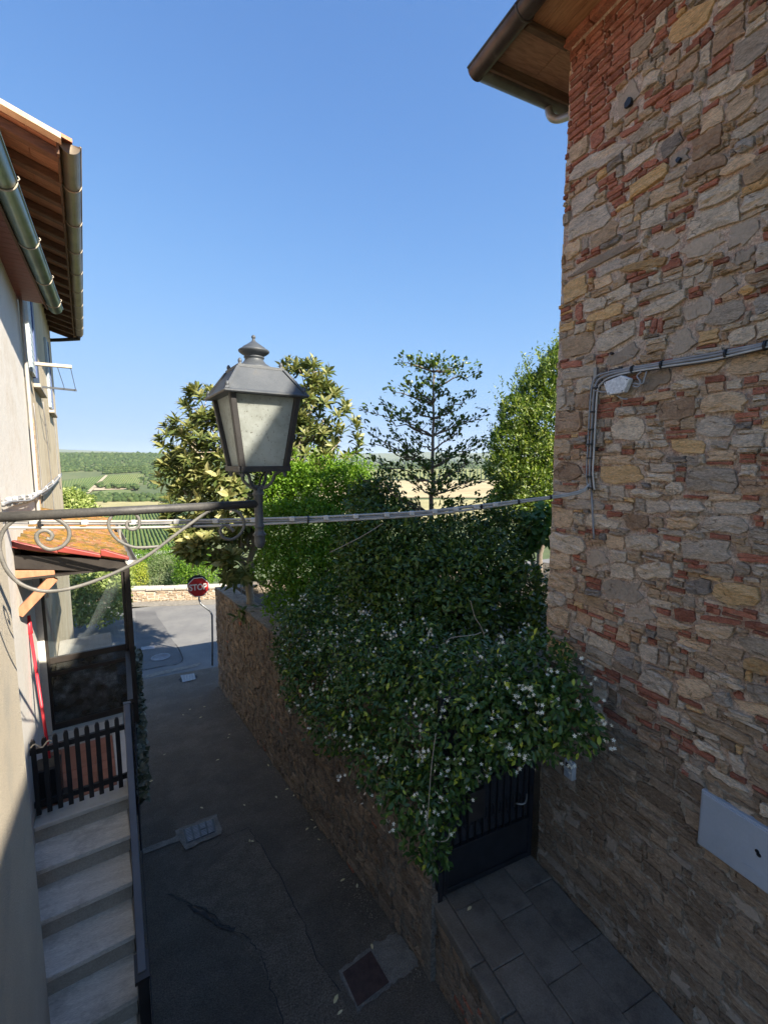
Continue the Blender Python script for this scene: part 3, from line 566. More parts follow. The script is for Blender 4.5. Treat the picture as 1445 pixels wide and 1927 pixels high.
# ------------------------------------------------------------------ rubble masonry
def rubble(a0, a1, b0, b1, cell, inside, given, stone_wh, brick_frac, kinds, joint=0.006, brick_zone=None, seed=3):
    """pack stones and bricks into a wall face; returns (outline[(a,b)], kind)"""
    rg = random.Random(seed); na_, nb_ = int((a1 - a0) / cell), int((b1 - b0) / cell)
    A = a0 + (np.arange(na_) + 0.5) * cell; B = b0 + (np.arange(nb_) + 0.5) * cell
    AA, BB = np.meshgrid(A, B, indexing='ij'); lab = np.where(inside(AA, BB), 0, -1).astype(np.int32); info = []
    nz = np.array([[rg.random() for _ in range(64)] for _ in range(64)])
    for g in given:
        (ca, cb), (ea, eb), hh, kd = g     # centre, half axis along the bed, half height, kind
        l = math.hypot(ea, eb); xl = ((AA - ca) * ea + (BB - cb) * eb) / (l * l); yl = ((BB - cb) * ea - (AA - ca) * eb) / (l * hh)
        m = (np.abs(xl) ** 4 + np.abs(yl) ** 4 < 1) & (lab == 0)
        tot = (np.abs(xl) ** 4 + np.abs(yl) ** 4 < 1).sum()
        if m.sum() < 0.45 * max(tot, 1) or m.sum() < 12: continue
        info.append((kd, g)); lab[m] = len(info)
    free = list(zip(*np.where(lab == 0))); rg.shuffle(free)
    for (i, j) in free:
        if lab[i, j] != 0: continue
        a, b = A[i], B[j]; isb = rg.random() < brick_frac(a, b)
        if isb: wt, ht = rg.uniform(0.05, 0.24), rg.uniform(0.028, 0.055)
        else: wt, ht = stone_wh(rg, a, b)
        if brick_zone and brick_zone(a, b): isb = True; wt, ht = rg.uniform(0.14, 0.27), 0.052
        wt, ht = max(2, int(wt / cell)), max(2, int(ht / cell))
        i0 = i1 = i; j0 = j1 = j; grow = [True] * 4
        if brick_zone and brick_zone(a, b):
            p = int(0.065 / cell); k = (j // p) * p; j0, j1 = k, k + p - 2
            if j1 >= nb_ or (lab[i, j0:j1 + 1] != 0).any(): j0 = j1 = j
            else: grow[2] = grow[3] = False
        while any(grow):
            for d in range(4):
                if not grow[d]: continue
                if d == 0: ok = i0 > 0 and i1 - i0 + 1 < wt and (lab[i0 - 1, j0:j1 + 1] == 0).all()
                elif d == 1: ok = i1 < na_ - 1 and i1 - i0 + 1 < wt and (lab[i1 + 1, j0:j1 + 1] == 0).all()
                elif d == 2: ok = j0 > 0 and j1 - j0 + 1 < ht and (lab[i0:i1 + 1, j0 - 1] == 0).all()
                else: ok = j1 < nb_ - 1 and j1 - j0 + 1 < ht and (lab[i0:i1 + 1, j1 + 1] == 0).all()
                if not ok: grow[d] = False; continue
                if d == 0: i0 -= 1
                elif d == 1: i1 += 1
                elif d == 2: j0 -= 1
                else: j1 += 1
        w_, h_ = i1 - i0 + 1, j1 - j0 + 1
        if w_ < 2 or h_ < 2 or w_ * h_ < 12: lab[i, j] = -2; continue
        if h_ > 2.0 * w_ and rg.random() < 0.6: lab[i, j] = -2; continue
        info.append(('brick' if isb or (h_ * cell < 0.05 and w_ > 2 * h_ and brick_frac(a, b) > 0.08 and rg.random() < 0.25) else kinds(rg, a, b), None)); lab[i0:i1 + 1, j0:j1 + 1] = len(info)
    out = []
    for n_, (kd, g) in enumerate(info, 1):
        I, J = np.where(lab == n_)
        if len(I) == 0: continue
        ci, cj = I.mean(), J.mean(); ha, hb = (I.max() - I.min() + 1) / 2, (J.max() - J.min() + 1) / 2
        if lab[int(round(ci)), int(round(cj))] != n_:
            k = np.argmin((I - ci) ** 2 + (J - cj) ** 2); ci, cj = I[k], J[k]
        ro = 0.0 if kd == 'brick' else rg.uniform(-0.09, 0.09); P = []
        for k in range(12):
            th = math.pi / 4 + (k // 3 + [0, 0.36, 0.68][k % 3] + (0 if k % 3 == 0 else rg.uniform(-.1, .1))) * math.pi / 2
            dx, dy = math.cos(th) * ha * 1.42, math.sin(th) * hb * 1.42; s = 0.0
            while s < 1.3:
                x, y = int(round(ci + dx * (s + 0.04))), int(round(cj + dy * (s + 0.04)))
                if not (0 <= x < na_ and 0 <= y < nb_) or lab[x, y] != n_: break
                s += 0.04
            s *= rg.uniform(0.92, 1.0) if kd == 'brick' else (rg.uniform(0.55, 1.05) if kd == 'mortar_patch' else rg.uniform(0.80, 1.10))
            pa, pb = dx * s * cell, dy * s * cell; l = math.hypot(pa, pb) + 1e-9; f = max(0.3, 1 - joint / l)
            pa, pb = pa * f, pb * f
            P.append((A[0] + ci * cell + pa * math.cos(ro) - pb * math.sin(ro), B[0] + cj * cell + pa * math.sin(ro) + pb * math.cos(ro)))
        out.append((P, kd))
    return out
def stone_mesh(P, f, d, rg, sink=0.05, rough=0.3):
    """one stone: buried ring, arris ring, worn inner ring and crown"""
    ca, cb = np.mean([p[0] for p in P]), np.mean([p[1] for p in P]); n = len(P); vs = []; fs = []
    ta, tb = rg.uniform(-1, 1) * rough, rg.uniform(-1, 1) * rough; ext = max(max(p[0] for p in P) - ca, max(p[1] for p in P) - cb) + 1e-6
    def dd(a, b, base): return base * (1 + ta * (a - ca) / ext + tb * (b - cb) / ext)
    for (a, b) in P: vs.append(f(a, b, -sink))
    for (a, b) in P: vs.append(f(a, b, dd(a, b, d * rg.uniform(0.6, 1.0))))
    for (a, b) in P:
        k = rg.uniform(0.45, 0.85); x, y = ca + (a - ca) * k, cb + (b - cb) * k; vs.append(f(x, y, dd(x, y, d * rg.uniform(0.55, 1.4))))
    vs.append(f(ca + ext * rg.uniform(-.2, .2), cb, d * rg.uniform(0.6, 1.4)))
    for i in range(n):
        j = (i + 1) % n; fs += [(i, j, n + j, n + i), (n + i, n + j, 2 * n + j, 2 * n + i), (2 * n + i, 2 * n + j, 3 * n)]
    return vs, fs
def fixn(vs, fs, front):
    a, b, c = (np.asarray(vs[i]) for i in fs[2])
    return fs if np.dot(np.cross(b - a, c - a), front) > 0 else [f[::-1] for f in fs]
def lay_masonry(parent, pieces, f, front, mats, depth, limit=300, seed=5, restname='masonry'):
    """the pieces that show largest become parts; the rest are joined"""
    rg = random.Random(seed); items = []
    for P, kd in pieces:
        pp = [proj(f(a, b, 0)) for a, b in P]; x = [p[0] for p in pp]; y = [p[1] for p in pp]
        vis = min(p[2] for p in pp) > 0.1 and max(x) > 0 and min(x) < 1445 and max(y) > 0 and min(y) < 1927
        area = abs(sum(x[i] * y[(i + 1) % len(x)] - x[(i + 1) % len(x)] * y[i] for i in range(len(x)))) / 2 if vis else 0
        items.append((area, P, kd))
    items.sort(key=lambda q: -q[0]); cnt = {}; rest = {}
    for area, P, kd in items:
        d = depth(rg, kd); vs, fs = stone_mesh(P, f, d, rg, rough=0.25); fs = fixn(vs, fs, front); nm = 'brick' if kd == 'brick' else 'stone'
        if area > 45 and cnt.get(nm, 0) < limit: cnt[nm] = cnt.get(nm, 0) + 1; link(nm, vs, fs, mats[kd], parent)
        else:
            r = rest.setdefault(kd, MB()); r.add(vs, fs)
    for kd, r in rest.items(): r.build(restname, mats[kd], parent, kind='stuff')

# ------------------------------------------------------------------ the stone house on the right
HB = V(3.2, 3.0, -4.068)
house = thing('stone_house', 'tall rubble stone and brick house with timber eaves beside the garden gate', 'house', HB)
fW = lambda a, b, d: V(WX - d, a, b)
def zc(x0, y0, s, lst):
    out = []
    for (lx, ly, rx, ry, h, kd) in lst:
        A_, B_ = atX(x0 + lx / s, y0 + ly / s, WX), atX(x0 + rx / s, y0 + ry / s, WX); mid = (A_ + B_) / 2
        hm = h / s * proj(mid)[2] / F; out.append(((mid[1], mid[2]), (abs(B_[1] - A_[1]) / 2, -(B_[2] - A_[2]) / 2 if B_[1] < A_[1] else (B_[2] - A_[2]) / 2), hm / 2, kd))
    return out
W_, T_, G_, O_, R_, D_, B_n, C_ = 'white_st', 'tan_st', 'grey_st', 'ochre_st', 'brick', 'dark_st', 'brown_st', 'mortar_patch'
G1 = [(130, 1190, 505, 960, 110, G_), (105, 1165, 285, 1045, 45, R_), (440, 910, 620, 830, 45, R_), (290, 1020, 430, 930, 45, R_), (525, 930, 780, 800, 120, W_), (510, 1310, 780, 1130, 100, O_),
      (455, 1220, 600, 1130, 50, R_), (600, 1120, 710, 1080, 50, R_), (710, 1040, 870, 900, 120, D_), (770, 1085, 930, 1020, 120, C_), (890, 1170, 1190, 1050, 110, B_n), (950, 1400, 1270, 1220, 130, W_),
      (1120, 1160, 1380, 1040, 90, T_), (1225, 1030, 1370, 940, 110, D_), (1190, 920, 1480, 770, 90, W_), (1025, 650, 1330, 510, 100, W_), (1190, 420, 1480, 230, 200, G_), (770, 250, 1090, 60, 170, O_),
      (520, 370, 690, 220, 120, W_), (400, 760, 600, 560, 200, C_), (780, 350, 1115, 95, 55, R_), (680, 720, 950, 580, 60, R_), (990, 300, 1085, 220, 70, R_), (610, 650, 680, 610, 50, R_),
      (1150, 790, 1370, 620, 150, T_), (1280, 1200, 1480, 1060, 170, T_), (740, 450, 860, 390, 110, T_), (780, 760, 1000, 650, 90, G_), (590, 590, 730, 500, 110, G_), (255, 960, 350, 890, 130, R_),
      (105, 1060, 240, 960, 120, T_), (120, 1400, 300, 1290, 130, G_)]
G2 = [(85, 150, 390, -5, 160, G_), (85, 290, 205, 190, 130, T_), (240, 180, 450, 90, 150, T_), (320, 230, 470, 150, 80, D_), (85, 430, 610, 180, 72, C_), (285, 410, 600, 290, 75, G_), (410, 400, 790, 310, 70, O_),
      (270, 500, 400, 430, 90, T_), (730, 380, 870, 320, 70, R_), (500, 470, 700, 400, 28, R_), (875, 420, 1030, 350, 75, W_), (960, 440, 1070, 400, 110, W_), (65, 560, 245, 470, 150, O_), (205, 640, 370, 600, 100, W_),
      (150, 680, 205, 650, 120, R_), (225, 700, 480, 640, 90, O_), (585, 680, 910, 560, 105, W_), (490, 640, 575, 610, 90, W_), (275, 900, 580, 760, 140, W_), (580, 780, 615, 770, 110, R_), (655, 770, 700, 760, 110, R_), (705, 760, 750, 750, 110, R_),
      (45, 920, 285, 870, 150, T_), (165, 950, 285, 950, 50, R_), (45, 1030, 205, 1010, 50, R_), (45, 1090, 315, 1050, 80, W_), (150, 1180, 280, 1140, 110, W_),
      (640, 190, 880, 210, 110, C_), (850, 280, 1180, 170, 150, C_), (1150, 200, 1400, 90, 180, C_), (1180, 320, 1360, 260, 120, C_), (1060, 540, 1260, 430, 120, C_), (870, 700, 1080, 590, 150, C_), (780, 920, 960, 820, 190, C_), (360, 1020, 620, 890, 140, C_), (560, 1180, 850, 1060, 140, C_), (430, 1210, 660, 1160, 110, C_),
      (1020, 720, 1290, 640, 150, G_), (1255, 540, 1370, 510, 60, O_), (1345, 640, 1480, 580, 130, D_), (1165, 860, 1370, 800, 110, W_), (1330, 710, 1480, 675, 60, W_), (865, 1070, 1200, 1000, 100, T_), (1160, 1050, 1480, 990, 140, T_),
      (785, 1170, 990, 1150, 65, W_), (1015, 1130, 1160, 1110, 55, R_), (985, 1290, 1320, 1260, 150, T_), (700, 1330, 970, 1300, 140, B_n)]
G3 = [(530, 600, 730, 570, 150, W_), (195, 550, 365, 540, 130, B_n), (790, 490, 1030, 490, 160, B_n), (1030, 570, 1250, 570, 130, G_), (205, 400, 265, 400, 130, G_), (195, 690, 300, 685, 95, T_), (185, 830, 355, 820, 125, B_n),
      (660, 730, 840, 730, 70, T_), (865, 680, 1090, 690, 90, O_), (840, 760, 975, 760, 45, D_), (745, 630, 850, 625, 40, W_), (960, 880, 1280, 870, 165, G_), (450, 850, 730, 850, 120, O_), (850, 930, 955, 930, 85, W_),
      (620, 960, 830, 955, 55, W_), (1110, 1040, 1410, 1050, 85, G_), (870, 1030, 1075, 1030, 85, G_), (730, 1040, 870, 1040, 85, G_), (530, 1030, 665, 1035, 60, G_), (250, 1020, 495, 1025, 60, G_), (500, 1078, 600, 1078, 45, R_),
      (600, 1125, 750, 1125, 95, B_n), (757, 1125, 838, 1125, 72, T_), (842, 1130, 1040, 1130, 78, T_), (1045, 1140, 1320, 1150, 105, G_), (1325, 1200, 1490, 1212, 95, G_), (605, 1240, 835, 1250, 110, W_), (370, 1115, 570, 1120, 95, W_),
      (170, 1100, 310, 1105, 125, T_), (160, 1240, 380, 1255, 120, W_), (155, 1340, 305, 1350, 105, T_), (150, 1460, 345, 1470, 110, T_), (145, 1570, 270, 1580, 95, G_), (140, 1670, 300, 1690, 110, T_), (935, 1280, 1250, 1300, 140, G_),
      (1260, 1330, 1490, 1347, 55, R_), (520, 1410, 680, 1420, 95, W_), (685, 1410, 885, 1410, 110, W_), (1250, 1395, 1355, 1395, 95, G_), (1360, 1410, 1490, 1410, 85, G_), (1130, 1530, 1430, 1560, 140, O_), (960, 1510, 1120, 1510, 110, D_),
      (890, 1660, 1030, 1680, 85, R_), (1015, 1750, 1265, 1780, 100, T_), (800, 1710, 1000, 1720, 75, T_), (1040, 1680, 1300, 1720, 42, R_), (1300, 1720, 1490, 1755, 55, R_), (970, 1380, 1090, 1390, 30, R_), (380, 1330, 520, 1340, 140, C_), (470, 1520, 740, 1540, 150, C_), (600, 1640, 790, 1670, 120, C_)]
G4 = [(885, 180, 1045, 210, 75, T_), (1010, 150, 1190, 175, 95, W_), (1040, 230, 1190, 275, 80, O_), (810, 210, 955, 250, 65, T_), (850, 290, 1040, 350, 55, W_), (720, 350, 890, 370, 100, T_), (880, 400, 990, 410, 75, D_), (990, 390, 1040, 395, 45, R_),
      (550, 190, 650, 210, 95, G_), (560, 290, 700, 370, 110, G_), (1000, 420, 1190, 490, 65, T_), (1050, 370, 1190, 395, 95, G_), (470, 430, 640, 500, 65, B_n), (770, 480, 1100, 620, 70, T_), (800, 600, 960, 680, 45, W_), (970, 700, 1050, 720, 95, G_), (860, 720, 1070, 850, 48, W_)]
given = zc(1040, 0, 3.568, G1) + zc(1040, 400, 3.568, G2) + zc(980, 620, 3.1075, G3) + zc(980, 1150, 2.4796, G4)
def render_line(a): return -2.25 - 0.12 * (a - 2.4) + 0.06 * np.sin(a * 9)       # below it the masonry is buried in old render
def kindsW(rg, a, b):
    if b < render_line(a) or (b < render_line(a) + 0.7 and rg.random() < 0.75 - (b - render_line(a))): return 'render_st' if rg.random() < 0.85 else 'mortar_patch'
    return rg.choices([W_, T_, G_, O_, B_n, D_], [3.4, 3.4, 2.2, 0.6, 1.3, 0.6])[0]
def whW(rg, a, b):
    if b < render_line(a): return rg.uniform(0.10, 0.42), rg.uniform(0.05, 0.15)
    return rg.choice([(rg.uniform(.14, .36), rg.uniform(.06, .15)), (rg.uniform(.07, .18), rg.uniform(.04, .08))])
bz = lambda a, b: b > 2.35 + (WY - a) * 0.9 and a > 2.3 and b > 2.4
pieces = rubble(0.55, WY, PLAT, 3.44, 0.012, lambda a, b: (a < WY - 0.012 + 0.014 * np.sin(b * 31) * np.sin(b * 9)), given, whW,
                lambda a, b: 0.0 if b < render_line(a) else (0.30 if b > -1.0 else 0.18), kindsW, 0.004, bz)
rgk = random.Random(2)
def depthW(rg, kd):
    if kd == 'render_st': return rg.uniform(0.004, 0.02)
    if kd == 'mortar_patch': return rg.uniform(0.004, 0.010)
    if kd == 'brick': return rg.uniform(0.006, 0.018)
    return rg.uniform(0.006, 0.032)
SM = {k: M[k] for k in (W_, T_, G_, O_, B_n, D_, C_, 'brick', 'render_st')}
# mortar bed with its own relief: above, lime; below, old render
def bed(name, b0f, b1f, m, amp, na_=110, nb_=230, rec=0.009):
    vs = []; fs = []
    for j in range(nb_ + 1):
        for i in range(na_ + 1):
            a = 0.2 + (WY - 0.012 - 0.2) * i / na_; b = b0f(a) + (b1f(a) - b0f(a)) * j / nb_
            d = amp * (mnoise.noise(Vector((a * 9, b * 9, 1.7))) + 0.8 * mnoise.noise(Vector((a * 24, b * 30, 4.1))) + 0.7 * mnoise.noise(Vector((a * 55, b * 70, 9.1)))) ; vs.append(V(WX + rec - d, a, b))
    for j in range(nb_):
        for i in range(na_): k = j * (na_ + 1) + i; fs.append((k, k + na_ + 1, k + na_ + 2, k + 1))
    o = link(name, vs, fs, m, house, True); return o
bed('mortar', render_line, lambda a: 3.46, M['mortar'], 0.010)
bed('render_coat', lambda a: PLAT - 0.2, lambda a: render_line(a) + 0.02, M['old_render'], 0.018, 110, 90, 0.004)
bm = MB(); bm.wbox(WX + 0.03, 9.5, -12.0, WY - 0.02, -7.5, 3.46); bm.build('wall', M['mortar'], house)  # unseen rear end lengthened to keep sun off the street behind
lay_masonry(house, pieces, fW, V(-1, 0, 0), SM, depthW, 300)
# return face on the garden side: quoins only need to close the corner
b = MB(); rg = random.Random(4); z = -4.0
while z < 3.4:
    h = rg.uniform(0.09, 0.17); x = WX + 0.02
    while x < 6.4:
        wd = rg.uniform(0.18, 0.45); b.wbox(x, x + wd - 0.015, WY - 0.02, WY + rg.uniform(0.0, 0.015), z, z + h - 0.014); x += wd
    z += h
b.build('masonry', M['tan_st'], house, kind='stuff')
# black discs painted for the shade inside the putlog holes
for (px, py, s) in [(1180, 193, 0.035), (1274, 300, 0.018), (1148, 665, 0.012)]:
    p = atX(px, py, WX - 0.03); b = MB(); poly = [p + V(0, s * math.cos(t) * random.uniform(.6, 1.2), s * 0.9 * math.sin(t) * random.uniform(.6, 1.2)) for t in np.linspace(0, 6.28, 9)[:-1]]; b.prism(poly, V(0.03, 0, 0)); b.build('hole_shade', M['black'], house)
# projecting brick cornice under the eaves
y = WY + 0.03
while y > 0.3:
    b = MB(); b.wbox(WX - 0.045 - random.uniform(0, .012), WX + 0.05, y - 0.26, y - 0.008, 3.465, 3.515); b.build('cornice_brick', M['brick'], house); y -= 0.268
# eaves
EZ = 3.53; EX = 2.70; EYN = 3.66
for i, (x0, x1) in enumerate([(2.73, 2.90), (2.905, 3.07), (3.075, 3.26)]):
    b = MB(); b.wbox(x0, x1, -12.5, WY + 0.02, EZ, EZ + 0.02); b.build('soffit_board', M['wood_soffit'], house)
for i, (x0, x1) in enumerate([(2.73, 3.2), (3.205, 3.9), (3.905, 4.8)]):
    b = MB(); b.wbox(x0, x1, WY + 0.03, EYN - 0.06, EZ, EZ + 0.02); b.build('soffit_board', M['pianelle'], house)
for y in (-2.3, -1.4, -0.4, 0.55, 1.45, 2.3):
    b = MB(); b.wbox(2.75, WX + 0.02, y - 0.04, y + 0.04, EZ - 0.055, EZ - 0.002); bevel(b.build('rafter', M['wood_dark'], house), 0.006)
b = MB(); b.wbox(2.75, WX + 0.02, WY + 0.0, WY + 0.06, EZ - 0.05, EZ - 0.002); bevel(b.build('rafter', M['wood_dark'], house), 0.006)
b = MB(); b.wbox(2.71, 2.735, -12.5, EYN - 0.04, EZ - 0.03, EZ + 0.09); b.wbox(2.71, 6, EYN - 0.065, EYN - 0.04, EZ - 0.085, EZ + 0.09); b.build('fascia_board', M['wood_dark'], house)
def gutter(a, b_, r, name, m, parent, n=10, ends=(True, True), thick=0.004):
    """half-round gutter from a to b_"""
    a, b_ = np.asarray(a, float), np.asarray(b_, float); t = (b_ - a) / np.linalg.norm(b_ - a); s = np.cross(t, V(0, 0, 1)); vs = []; fs = []
    for p in (a, b_):
        for rr in (r, r - thick):
            for k in range(n + 1):
                th = math.pi * k / n; vs.append(p + s * rr * math.cos(th) - V(0, 0, 1) * rr * math.sin(th))
    L_ = n + 1
    for k in range(n): fs += [(k, k + 1, 2 * L_ + k + 1, 2 * L_ + k), (L_ + k + 1, L_ + k, 3 * L_ + k, 3 * L_ + k + 1)]
    for e in (0, n): fs.append((e, L_ + e, 3 * L_ + e, 2 * L_ + e))
    if ends[0]: fs.append(tuple(range(L_)))
    if ends[1]: fs.append(tuple(range(3 * L_ - 1, 2 * L_ - 1, -1)))
    mb = MB().add(vs, fs); o = mb.build(name, m, parent, True); return bevel(o, 0.001) and o
def bead(a, b_, r, m, parent, s):
    mb = MB(); mb.tube([a, b_], r, 8); return mb.build('rolled_edge', m, parent, True)
gA, gB = V(2.645, 3.73, 3.50), V(2.645, -12.5, 3.50)
gutter(gA, gB, 0.085, 'gutter', M['copper'], house); bead(gA - V(.085, 0, 0), gB - V(.085, 0, 0), 0.011, M['copper'], house, -1)
gC = V(5.5, 3.69, 3.50); gutter(V(2.68, 3.69, 3.495), gC, 0.08, 'gutter', M['copper'], house); 
for y in (3.1, 1.9, 0.7):
    b = MB(); b.tube([V(2.645 + 0.091 * math.cos(t), y, 3.50 - 0.091 * math.sin(t)) for t in np.linspace(0, math.pi, 10)], 0.009, 6); b.build('gutter_joint', M['copper'], house, True)
b = MB(); b.tube(crom([atY(1033, 190, 3.70), atY(1032, 208, 3.69), atY(1038, 221, 3.66), atY(1052, 224, 3.6), atY(1080, 214, 3.42), atY(1110, 202, 3.25)], 5), 0.036, 10); b.build('downpipe', M['zinc'], house, True)
b = MB(); b.add([V(2.68, 3.70, 3.57), V(2.68, -13, 3.57), V(10.3, -13, 3.57), V(10.3, 3.70, 3.57), V(6.4, 0.2, 4.9), V(6.4, -8.5, 4.9), V(2.68, 3.70, 3.62), V(2.68, -13, 3.62), V(10.3, -13, 3.62), V(10.3, 3.70, 3.62)],
       [(0, 1, 2, 3)[::-1], (6, 7, 5, 4)[::-1], (7, 8, 5)[::-1], (8, 9, 4, 5)[::-1], (9, 6, 4)[::-1], (0, 1, 7, 6), (1, 2, 8, 7), (2, 3, 9, 8), (3, 0, 6, 9)]); b.build('roof', M['tile'], house)  # unseen rear of the roof lengthened likewise to block the sun
# fixtures on the wall: each a thing
pq = [atX(1325, 1487, WX - 0.02), atX(1322, 1582, WX - 0.02)]; Yl, zt, zb = pq[0][1], -2.235, -2.615
mp = thing('meter_cabinet', 'pale blue-grey enamelled meter cabinet door set low in the stone wall', 'cabinet', V(WX - 0.02, Yl - 0.28, zb))
b = MB(); b.wbox(WX - 0.035, WX + 0.01, Yl - 0.58, Yl + 0.012, zb - 0.012, zt + 0.012); bevel(b.build('frame', M['white_metal'], mp), 0.004)
b = MB(); b.wbox(WX - 0.045, WX - 0.03, Yl - 0.566, Yl, zb, zt); bevel(b.build('door', M['white_metal'], mp), 0.005, 2)
for (px, py, r) in [(1424, 1602, 0.012), (1427, 1609, 0.013)]:
    p = atX(px, py, WX - 0.046); b = MB(); b.prism([p + V(0, r * math.cos(t), r * math.sin(t)) for t in np.linspace(0, 6.283, 13)[:-1]], V(-0.003, 0, 0)); b.build('lock', M['black'], mp)
p = atX(1412, 1637, WX - 0.046); b = MB(); b.prism([p + V(0, 0.055 * math.cos(t), 0.016 * math.sin(t)) for t in np.linspace(0, 6.283, 17)[:-1]], V(-0.002, 0, 0)); b.build('embossed_plate', M['white_metal'], mp)
p = atX(1072, 1447, WX - 0.03); ic = thing('intercom', 'small grey intercom panel on the stone wall beside the gate', 'intercom', p)
b = MB(); b.wbox(p[0] - 0.025, WX + 0.02, p[1] - 0.05, p[1] + 0.05, p[2] - 0.085, p[2] + 0.085); bevel(b.build('housing', M['grey_plastic'], ic), 0.008, 2)
b = MB(); b.wbox(p[0] - 0.029, p[0] - 0.024, p[1] - 0.03, p[1] + 0.03, p[2] + 0.02, p[2] + 0.062); b.build('speaker_grille', M['frame'], ic)
b = MB(); b.wbox(p[0] - 0.031, p[0] - 0.024, p[1] - 0.022, p[1] + 0.022, p[2] - 0.05, p[2] - 0.02); b.build('call_button', M['white_metal'], ic)
jb = [atX(x, y, WX - 0.045) for x, y in [(1142.5, 721), (1176, 707), (1192, 713), (1181, 739), (1150.5, 744)]]
jt = thing('junction_box', 'white pentagonal cable junction box hanging crooked on the stone wall', 'junction box', jb[4])
b = MB(); b.prism(jb, V(-0.05, 0, 0)); bevel(b.build('cover', M['white_box'], jt), 0.006, 2)
for k in (0, 2, 3, 4):
    cc = np.mean(jb, axis=0); q = jb[k] * 0.82 + cc * 0.18; b = MB(); b.prism([q + V(-0.05, 0.005 * math.cos(t), 0.005 * math.sin(t)) for t in np.linspace(0, 6.283, 9)[:-1]], V(-0.003, 0, 0)); b.build('screw', M['frame'], jt)

# ------------------------------------------------------------------ landing and gate
land = thing('entrance_landing', 'raised landing of worn grey paving slabs in front of the garden gate', 'landing', V(2.6, 2.0, PLAT))
b = MB(); b.wbox(2.03, 3.19, -4.5, 3.35, -6.5, PLAT - 0.035); b.build('base', M['garden_core'], land)
rg = random.Random(11)
b = MB(); b.wbox(2.03, 3.19, -4.5, 3.3, PLAT - 0.04, PLAT - 0.016); b.build('bed', M['slab_bed'], land)
for ci, (x0, x1) in enumerate([(2.14, 2.46), (2.46, 2.83), (2.83, 3.185)]):
    y = 3.24 - [0.18, 0.42, 0.3][ci]; y1 = 3.24
    while y1 > -4.3:
        b = MB(); dz = rg.uniform(-0.004, 0.004); b.wbox(x0 + 0.0025, x1 - 0.0025, max(y, -4.4) + 0.0025, y1 - 0.0025, PLAT - 0.03, PLAT + dz); bevel(b.build('paving_slab', M['slab'], land), 0.006)
        y1 = y; y -= rg.uniform(0.42, 0.62)
y1 = 3.24
while y1 > -4.3:
    ln = rg.uniform(0.35, 0.7); b = MB(); b.wbox(2.0 + rg.uniform(-0.012, 0.01), 2.135, y1 - ln + 0.008, y1, PLAT - 0.11, PLAT + rg.uniform(-0.008, 0.004)); bevel(b.build('kerb_stone', M['slab'], land), 0.012, 2); y1 -= ln
fR = lambda a, bb, d: V(2.03 - d, a, bb)
lay_masonry(land, rubble(-1.0, 3.3, -5.4, PLAT - 0.11, 0.015, lambda a, bb: bb > -5.4, [], lambda r, a, bb: (r.uniform(.12, .34), r.uniform(.07, .16)), lambda a, bb: 0.05, lambda r, a, bb: 'garden_st', 0.008, None, 8), fR, V(-1, 0, 0), {'garden_st': M['garden_st'], 'brick': M['brick']}, lambda r, k: r.uniform(0.004, 0.02), 120, 9)

gate = thing('garden_gate', 'black iron garden gate with vertical bars half hidden under white jasmine', 'gate', V(2.6, 3.22, PLAT))
GY = 3.225; gx0, gx1 = 2.10, 3.165; gz0, gz1 = PLAT + 0.03, PLAT + 1.95
for (x0, x1, z0, z1) in [(gx0, gx0 + 0.05, gz0, gz1), (gx1 - 0.05, gx1, gz0, gz1), (gx0 + 0.05, gx1 - 0.05, gz0, gz0 + 0.05), (gx0 + 0.05, gx1 - 0.05, gz1 - 0.05, gz1), (gx0 + 0.05, gx1 - 0.05, gz0 + 0.4, gz0 + 0.44), (gx0 + 0.05, gx1 - 0.05, gz0 + 1.0, gz0 + 1.04)]:
    b = MB(); b.wbox(x0, x1, GY - 0.02, GY + 0.02, z0, z1); bevel(b.build('frame_bar', M['black'], gate), 0.004)
b = MB(); b.wbox(gx0 + 0.05, gx1 - 0.05, GY - 0.006, GY + 0.006, gz0 + 0.05, gz0 + 0.4); b.build('kick_plate', M['black'], gate)
for x in np.linspace(gx0 + 0.11, gx1 - 0.11, 11):
    b = MB(); b.tube([V(x, GY, gz0 + 0.44), V(x, GY, gz1 - 0.05)], 0.009, 6); b.build('bar', M['black'], gate, True)
b = MB(); b.wbox(gx0 + 0.05, gx1 - 0.05, GY + 0.022, GY + 0.026, gz0 + 0.42, gz1 - 0.05); b.build('mesh_sheet', M['gate_sheet'], gate)
for x in np.linspace(gx0 + 0.155, gx1 - 0.155, 10):
    b = MB(); b.tube([V(x + 0.034 * math.cos(t), GY, gz0 + 1.10 + 0.034 * math.sin(t)) for t in np.linspace(0, 6.283, 13)], 0.006, 5); b.build('ornament', M['black'], gate, True); b = MB(); b.tube([V(x + 0.03 * (1 - t) * math.cos(t * 7), GY, gz0 + 0.54 + 0.16 * t + 0.03 * math.sin(t * 7)) for t in np.linspace(0, 1, 12)], 0.006, 5); b.build('ornament', M['black'], gate, True)
b = MB(); p = atY(895, 1510, GY - 0.02); b.wbox(p[0] - 0.10, p[0] + 0.08, GY - 0.05, GY - 0.021, p[2] - 0.16, p[2] + 0.14); b.wbox(p[0] - 0.06, p[0] + 0.05, GY - 0.055, GY - 0.05, p[2] + 0.02, p[2] + 0.06); bevel(b.build('letter_box', M['frame'], gate), 0.004)
b = MB(); p = atY(985, 1495, GY - 0.03); b.tube([p + V(-0.10 + 0.14 * s, -0.05 * math.sin(s * 3.14), -0.06 + 0.05 * s * s) for s in np.linspace(0, 1, 8)], 0.009, 6); b.build('handle', M['zinc'], gate, True)
b = MB(); b.wbox(1.97, 2.085, 3.2, 3.38, zr(3.2) - 0.3, PLAT + 0.1); pil = b.build('gate_post', M['garden_core'], gate)
